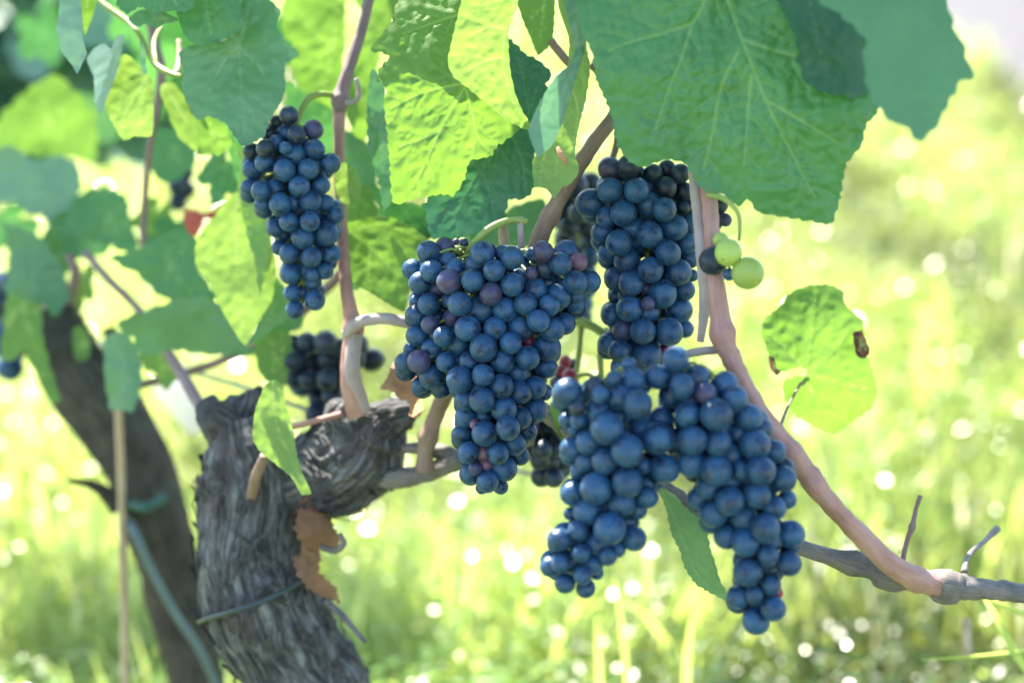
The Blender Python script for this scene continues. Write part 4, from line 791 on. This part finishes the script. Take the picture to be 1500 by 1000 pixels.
for a_ in ((60, 372, 62, 1.4, 1.13, 'green', 'lobed green leaf behind the teal leaves at the left edge', .8), (120, 412, 45, 1.7, 1.12, 'pale', 'narrow pale leaf hanging left of the blurred diagonal shoot', .5), (20, 330, 50, 2.4, 1.17, 'green', 'blurred green leaf in the left edge gap between two teal leaves', .8),
           (225, 318, 46, 2.0, 1.12, 'bright', 'blurred yellow green leaf beside the thin blurred upright shoot', .7), (60, 45, 60, 1.2, 1.35, 'green', 'blurred green leaf left of the narrow silvery leaf', .8), (330, 250, 52, 1.9, 1.0, 'green', 'blurred green leaf under the bright green leaf tip', .8), (520, 300, 50, 1.5, .98, 'bright', 'bright blurred leaf right of the left bunch behind the upright cane', .8), (415, 470, 46, 2.6, .98, 'green', 'green leaf just below the tip of the left bunch', .7), (195, 20, 60, 1.3, 1.25, 'green', 'blurred green leaf behind the yellow green shoot at the top left', .8), (262, 350, 55, 2.9, 1.1, 'green', 'blurred green leaf under the withered pinkish leaf', .8)):
    Lf(lobed(a_[0], a_[1], a_[2], a_[3], a_[7]), a_[4], a_[5], a_[6], tilt=(random.uniform(-.02, .02), random.uniform(-.02, .02)), sp=6, serr=2, quilt=.3, j=(a_[0] - math.cos(a_[3]) * a_[2] * .25, a_[1] - math.sin(a_[3]) * a_[2] * .25))
# background foliage of the next vine, far upper left
FARL = [(-60, -60, 150, 120, 1.9, 'teal'), (20, -30, 120, 130, 1.8, 'dark'), (-40, 60, 110, 120, 1.85, 'teal'), (60, 60, 100, 110, 1.7, 'grey'), (150, 20, 110, 120, 1.6, 'grey'), (230, 120, 90, 120, 1.5, 'green'), (140, 170, 80, 80, 1.5, 'teal'), (250, 60, 100, 120, 1.55, 'dark'), (-30, 140, 80, 80, 1.75, 'dark'), (190, 60, 80, 100, 1.7, 'teal'), (330, 190, 60, 80, 1.4, 'green'), (420, 60, 90, 90, 1.5, 'dark')]
FLAB = ['far blurred teal leaf in the top left corner', 'far blurred dark leaf near the top left corner', 'far blurred teal leaf on the upper left edge', 'far silvery leaf behind the narrow silvery leaf', 'far silvery leaf behind the yellow green shoot', 'far green leaf behind the upright blurred shoot', 'far teal leaf above the gap in the left foliage', 'far dark leaf behind the saturated green leaf', 'far dark leaf above the large blurred yellow leaf', 'far teal leaf behind the curled silvery leaf', 'far green leaf left of the left bunch', 'far dark leaf behind the violet shoot']
for (cx, cy, w_, h_, d_, mm), lb in zip(FARL, FLAB):
    k = 11; Lf([(cx + w_ / 2 * math.cos(a) * rr, cy + h_ / 2 * math.sin(a) * rr) for a, rr in [(6.283 * i / k, random.uniform(.75, 1.15)) for i in range(k)]], d_, mm, lb, tilt=(random.uniform(-.05, .05), random.uniform(-.05, .05)), sp=9, serr=0, quilt=.2, grp='far leaves of the neighbouring vine')

def far_foliage():
    V = []; Fs = []; vein = []
    for i in range(260):
        d_ = random.uniform(1.72, 1.98); c = P(random.uniform(-160, 300), random.uniform(-110, 205), d_); r = random.uniform(.04, .065)
        if random.random() < .55 and (500 - F * (c - CAM).dot(UP) / (c - CAM).dot(FW)) > 120: continue
        nrm = Vector((random.uniform(-1, 1), random.uniform(-1, .2), random.uniform(.2, 1))).normalized(); u = nrm.orthogonal().normalized(); v = nrm.cross(u); k = 14; b = len(V); V.append(c - nrm * r * .2); vein.append(.4)
        for q_ in range(k):
            a = q_ / k * 6.283; rr = r * (0.75 + 0.25 * abs(math.cos(2.5 * a))); V.append(c + u * math.cos(a) * rr + v * math.sin(a) * rr); vein.append(0)
        Fs += [(b, b + 1 + q_, b + 1 + (q_ + 1) % k) for q_ in range(k)]
    tag(link('vine_foliage', mesh_from('vine_foliage', V, Fs, LM['grey'], {'vein': ('FLOAT', vein)})), 'dark blurred foliage of the neighbouring vine in the top left corner', 'foliage', None, 'stuff')
far_foliage()
# ------------------------------------------------------------------ vine canopy above the picture, unseen, leaves placed on sun rays for shade
def shade_canopy():
    lit = [P(625, 200, .79), P(600, 120, .79), P(1200, 520, .86), P(700, 90, .765), P(350, 400, .91), P(190, 140, .88), P(410, 620, .845), P(540, 60, .96), P(560, 380, .885), P(1200, 470, .86), P(470, 60, .97), P(650, 230, .79), P(700, 200, .79), P(600, 180, .79), P(720, 120, .765), P(690, 30, .77), P(640, 30, .79), P(600, 60, .79), P(1160, 470, .86), P(1230, 580, .86), P(590, 270, .79), P(660, 270, .79), P(570, 140, .79), P(680, 60, .77), P(740, 170, .765), P(580, 70, .79), P(650, 160, .79), P(40, 170, 1.25), P(110, 200, 1.25)]
    V = []; Fs = []; vein = []; made = 0; tries = 0
    shade = [P(*a) for a in [(640, 420, .79), (740, 420, .79), (720, 560, .79), (720, 670, .79), (820, 400, .79), (930, 290, .82), (940, 420, .82), (960, 500, .82), (1080, 100, .735), (1180, 220, .735), (980, 180, .735), (1320, 90, .655), (880, 640, .715), (870, 780, .715), (1000, 600, .715), (1080, 700, .715), (1110, 850, .715), (430, 250, .855), (450, 380, .855), (480, 540, 1.0), (850, 350, .98), (800, 660, .9), (360, 700, .92), (480, 650, .91), (400, 850, .92), (350, 110, .845), (720, 290, .82), (820, 230, .775), (1150, 650, .74), (260, 470, .99), (230, 400, 1.02), (40, 400, 1.1), (100, 520, 1.13), (1010, 780, .785), (200, 60, .9), (235, 95, .9), (262, 90, .9)]]
    todo = []
    for t0 in shade:
        for e_ in range(3):
            tt = random.uniform(.3, .42) + .12 * e_
            while True:
                c = t0 + SUN * tt + Vector((random.uniform(-.02, .02), random.uniform(-.02, .02), 0)); rel = c - CAM
                if 500 - F * rel.dot(UP) / rel.dot(FW) < -230 or tt > 1.4: break
                tt += .04
            todo.append(c)
    while made < 330 and tries < 6000:
        tries += 1
        c = todo.pop() if todo else Vector((random.uniform(-.75, .62), random.uniform(.72, 1.45), random.uniform(.84, 1.5))); r = random.uniform(.045, .075)
        rel = c - CAM; dz = rel.dot(FW); py = 500 - F * rel.dot(UP) / dz
        if py > -60 - r / dz * F: continue
        if any(((c - t) - SUN * (c - t).dot(SUN)).length < r * 1.0 + .012 for t in lit): continue
        nrm = (SUN + Vector((random.uniform(-.8, .8), random.uniform(-.8, .8), random.uniform(-.5, .5)))).normalized(); u = nrm.orthogonal().normalized(); v = nrm.cross(u)
        a0 = random.random() * 6.28; k = 20; b = len(V); V.append(c - nrm * r * .15); vein.append(.5)
        for i in range(k):
            a = i / k * 6.283; rr = r * (0.78 + 0.2 * abs(math.cos(2.5 * a)) + (0.05 if i % 2 else -.03)) * (0.25 if i == 0 else 1)
            V.append(c + u * math.cos(a + a0) * rr + v * math.sin(a + a0) * rr); vein.append(0)
        Fs += [(b, b + 1 + i, b + 1 + (i + 1) % k) for i in range(k)]; made += 1
    tag(link('shading_canopy', mesh_from('shading_canopy', V, Fs, LM['green'], {'vein': ('FLOAT', vein)})), 'unseen green vine canopy above the picture, its leaves placed to shade the bunches', 'foliage', None, 'stuff')
shade_canopy()
# ------------------------------------------------------------------ bunches
A1 = Z_((570, 340), 5, [(288,145,80,1),(408,110,70,2,'p'),(172,272,75,1),(310,283,82,0),(430,210,65,2),(230,372,82,1),(355,415,60,2,'p'),(290,527,82,0),(205,515,58,2),(195,610,75,1),(302,675,70,0,'p'),(205,760,77,1),(398,765,78,0),(314,855,75,1),(465,625,70,2,'p'),(155,860,50,2),(218,945,87,0,'p'),(120,955,75,1),(415,950,72,1),
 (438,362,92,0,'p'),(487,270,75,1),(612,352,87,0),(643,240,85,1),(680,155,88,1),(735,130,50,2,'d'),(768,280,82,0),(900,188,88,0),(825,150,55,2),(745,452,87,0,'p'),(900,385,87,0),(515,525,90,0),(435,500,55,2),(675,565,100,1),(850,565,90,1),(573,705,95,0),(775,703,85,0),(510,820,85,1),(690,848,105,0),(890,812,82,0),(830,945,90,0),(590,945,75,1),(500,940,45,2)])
A2 = Z_((700, 340), 5, [(445,650,85,0),(350,525,85,0),(525,535,78,0),(420,420,82,1),(585,470,92,1),(300,330,65,2),(390,300,48,1,'p'),(475,145,82,0,'p'),(410,165,55,2),(480,265,68,1,'d'),(650,150,88,1),(604,232,85,0),(735,222,65,1,'k'),(716,367,88,0),(818,362,80,1),(720,470,55,2),(712,525,70,2),(310,695,98,1),(545,710,87,1),(635,670,80,2),(505,840,100,1),(364,920,88,0),(500,985,80,2),(375,800,55,3,'r')])
A3 = Z_((570, 530), 5, [(515,130,100,0),(688,98,85,0),(822,178,92,0),(940,80,75,1),(960,222,85,0),(1065,188,85,1),(1135,220,60,2),(678,278,98,0),(558,275,80,1),(840,345,92,1),(560,400,75,1),(690,395,65,2),(625,455,35,1,'k'),(1065,350,92,1),(955,410,85,1),(870,483,92,0),(535,530,75,1),(600,540,45,2),(698,525,95,0),(1010,510,72,2),(915,600,85,1),(580,662,80,0),(690,665,52,1,'k'),(797,668,85,0),(955,685,70,2),(715,750,45,1,'k'),(840,775,95,1),(632,778,55,0,'p'),(590,815,72,1),(722,872,85,0),(815,910,55,2),(680,920,45,2),(315,110,90,1),(230,170,62,2)])
bunch(A1 + A2 + A3, .79, 'large sharp central bunch of blue grapes with a few pink berries', stem=[(772, 325, .80, 4.5), (750, 322, .797, 5), (722, 332, .792, 5.5), (700, 350, .79, 5.5), (684, 378, .80, 6), (700, 420, .81, 5)], hang=.05, zoff=lambda x, y: -30 if (x < 664 and y < 615) else (-14 if (x > 825 and y < 430) else 0))
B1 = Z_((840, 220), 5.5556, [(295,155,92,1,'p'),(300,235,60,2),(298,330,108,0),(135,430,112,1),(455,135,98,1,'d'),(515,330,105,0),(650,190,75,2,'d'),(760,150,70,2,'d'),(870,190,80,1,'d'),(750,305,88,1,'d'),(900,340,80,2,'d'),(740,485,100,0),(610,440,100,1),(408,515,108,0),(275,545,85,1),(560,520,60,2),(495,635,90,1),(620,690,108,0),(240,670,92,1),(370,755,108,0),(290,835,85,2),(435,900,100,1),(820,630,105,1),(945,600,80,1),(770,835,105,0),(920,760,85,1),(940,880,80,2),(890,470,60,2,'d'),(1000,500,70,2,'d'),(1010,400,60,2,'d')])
B2 = Z_((860, 380), 5.5556, [(515,85,108,0),(740,105,112,0),(855,130,50,2),(360,190,108,0),(235,160,95,1),(615,275,118,0),(790,250,85,1),(495,358,60,0,'p'),(480,230,60,2,'p'),(345,400,110,0),(205,450,90,1),(230,300,60,2),(330,290,80,2),(750,410,105,1),(795,565,70,2),(668,588,115,0),(453,583,108,0),(295,575,90,1,'p'),(180,685,90,1),(262,742,92,0),(265,870,75,1),(490,780,120,1),(650,770,80,2,'r'),(650,900,90,2),(420,930,90,2)])
bunch(B1 + B2, .825, 'long blue bunch hanging under the big glossy leaf, partly behind the pinkish canes', hang=.05)
C1 = Z_((790, 500), 5, [(205,375,110,0),(410,335,75,1,'d'),(445,390,65,1),(280,485,65,0,'d'),(200,570,55,1),(290,580,65,1),(435,505,95,1),(495,635,125,0),(540,270,55,1),(680,280,90,1),(590,410,90,1),(720,460,110,0),(870,260,90,1),(655,165,50,1),(240,785,88,1),(360,735,88,1),(250,650,40,2),(480,870,105,0),(645,800,120,0),(340,880,75,1),(290,940,60,2),(870,710,120,0),(900,560,80,2),(760,910,60,2),(920,930,110,0),(760,640,90,2),(560,540,80,3)])
C3 = Z_((790, 690), 5, [(415,125,118,0),(240,160,82,1),(645,80,115,0),(600,230,100,1),(355,290,105,1),(225,310,45,2),(515,420,120,0),(790,190,80,1),(720,280,70,2),(690,490,90,1),(640,370,90,2),(285,435,75,1),(420,525,90,1),(145,500,85,0),(230,520,45,2),(305,600,72,0),(155,670,72,0),(85,695,75,1),(395,680,72,1),(500,620,70,1),(570,570,60,2),(190,820,75,0),(318,760,72,0),(340,855,70,1),(420,740,50,2),(780,90,80,2)])
bunch(C1 + C3, .715, 'front blue bunch whose lower tip points left, hanging left of the narrow green leaf', hang=.10, stem=[(1010, 518, .75, 5), (985, 528, .745, 5), (950, 560, .74, 5), (930, 600, .735, 5)])
C2 = [(x + 0, y, rr, *k) for x, y, rr, *k in Z_((980, 510), 4.762, [(47,76,92,0),(200,200,85,1),(90,265,88,0),(395,250,85,1),(255,310,75,1,'p'),(330,460,115,0),(460,350,85,1),(125,460,90,0),(560,480,90,1),(330,560,100,1),(345,660,90,1),(165,640,105,0),(600,670,108,0),(430,740,75,1),(735,720,80,1),(160,800,105,0),(330,850,110,0),(500,850,75,1),(640,855,105,0),(800,910,95,0),(50,650,90,2),(10,330,80,2),(480,590,60,2),(640,560,80,2),(20,180,80,2)])]
C4 = Z_((990, 700), 4.1667, [(330,140,90,0),(140,120,68,1),(200,60,70,1),(495,100,85,0),(680,130,55,1),(230,210,85,1),(600,180,70,1),(420,240,85,2),(545,305,92,0),(310,355,75,1),(700,340,85,1),(425,390,85,1),(565,470,65,0),(690,520,80,0),(440,570,92,0),(430,640,70,2),(380,725,70,1),(480,710,55,1),(580,650,60,1),(595,795,78,0),(620,700,35,1,'r'),(490,870,85,0)])
bunch(C2 + C4, .715, 'front blue bunch whose lower tip points right, tucked against the pinkish arching cane', hang=.10)
D1 = Z_((340, 150), 6.25, [(520,125,92,0,'d'),(745,250,88,1,'p'),(590,300,90,0,'d'),(490,420,62,0),(310,425,90,0,'d'),(580,480,95,1),(410,180,60,2,'d'),(330,290,60,2,'d'),(400,370,70,2),(755,430,90,1),(180,450,75,1,'d'),(190,610,90,1),(300,550,90,1),(480,620,105,0),(700,610,95,0),(900,560,95,0),(815,755,80,1),(615,770,100,0),(155,780,75,1),(265,810,95,0),(400,790,80,2),(440,930,105,0),(720,910,100,1),(280,930,75,1),(560,920,70,2),(850,920,80,2),(930,970,70,2)])
D2 = Z_((340, 310), 5.883, [(490,90,85,0),(670,85,88,0),(890,30,70,1),(375,145,75,1),(440,190,70,2),(610,225,100,0),(815,190,100,1),(890,190,50,2),(405,310,65,1),(495,360,90,0),(680,390,95,0),(850,360,85,1),(500,535,90,0),(800,510,70,1),(690,540,60,1),(700,610,70,2),(515,700,70,1),(715,762,90,0),(540,845,80,0),(600,700,50,2)])
bunch(D1 + D2, .855, 'long blue bunch hanging at left beside the reddish brown upright cane', stem=[(495, 141, .873, 4), (470, 138, .865, 4.5), (452, 145, .862, 5), (440, 165, .86, 4.5), (430, 200, .858, 4)], hang=.08)
G_ = [(1067, 370, 19, 1, 'g'), (1056, 352, 11, 2, 'g'), (1095, 400, 23.5, 0, 'g'), (1045, 382, 20, 1, 'd'), (1068, 402, 9, 2, 'b')]
bunch(G_, .735, 'small cluster of pale green and dark berries on the right cane', back=False, hang=0)
bunch([(1052, 300, 14, 1, 'd'), (1062, 322, 10, 0, 'p'), (1045, 325, 14, 1, 'd')], .775, 'few dark berries peeping out behind the pinkish cane under the big leaf', back=False, hang=0)
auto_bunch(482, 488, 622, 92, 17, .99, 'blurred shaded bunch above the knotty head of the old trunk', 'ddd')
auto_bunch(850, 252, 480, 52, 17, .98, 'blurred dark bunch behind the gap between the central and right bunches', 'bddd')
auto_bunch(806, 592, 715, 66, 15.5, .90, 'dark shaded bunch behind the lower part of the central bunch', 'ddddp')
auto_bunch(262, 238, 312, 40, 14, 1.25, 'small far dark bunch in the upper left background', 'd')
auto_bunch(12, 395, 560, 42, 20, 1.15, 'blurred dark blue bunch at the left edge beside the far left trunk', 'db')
bunch([(822, 545, 11, 1, 'r'), (835, 552, 13, 0, 'r'), (815, 560, 10, 1, 'p'), (828, 530, 9, 2, 'r'), (840, 572, 10, 1, 'd'), (840, 535, 9, 2, 'p')], .90, 'tiny backlit red berries between the central and front bunches', back=False)
bunch([(680, 356, 7, 0, 'd'), (690, 362, 6, 1, 'p'), (668, 354, 5, 1, 'p')], .80, 'shrivelled tiny dark berries above the left shoulder of the central bunch', back=False)
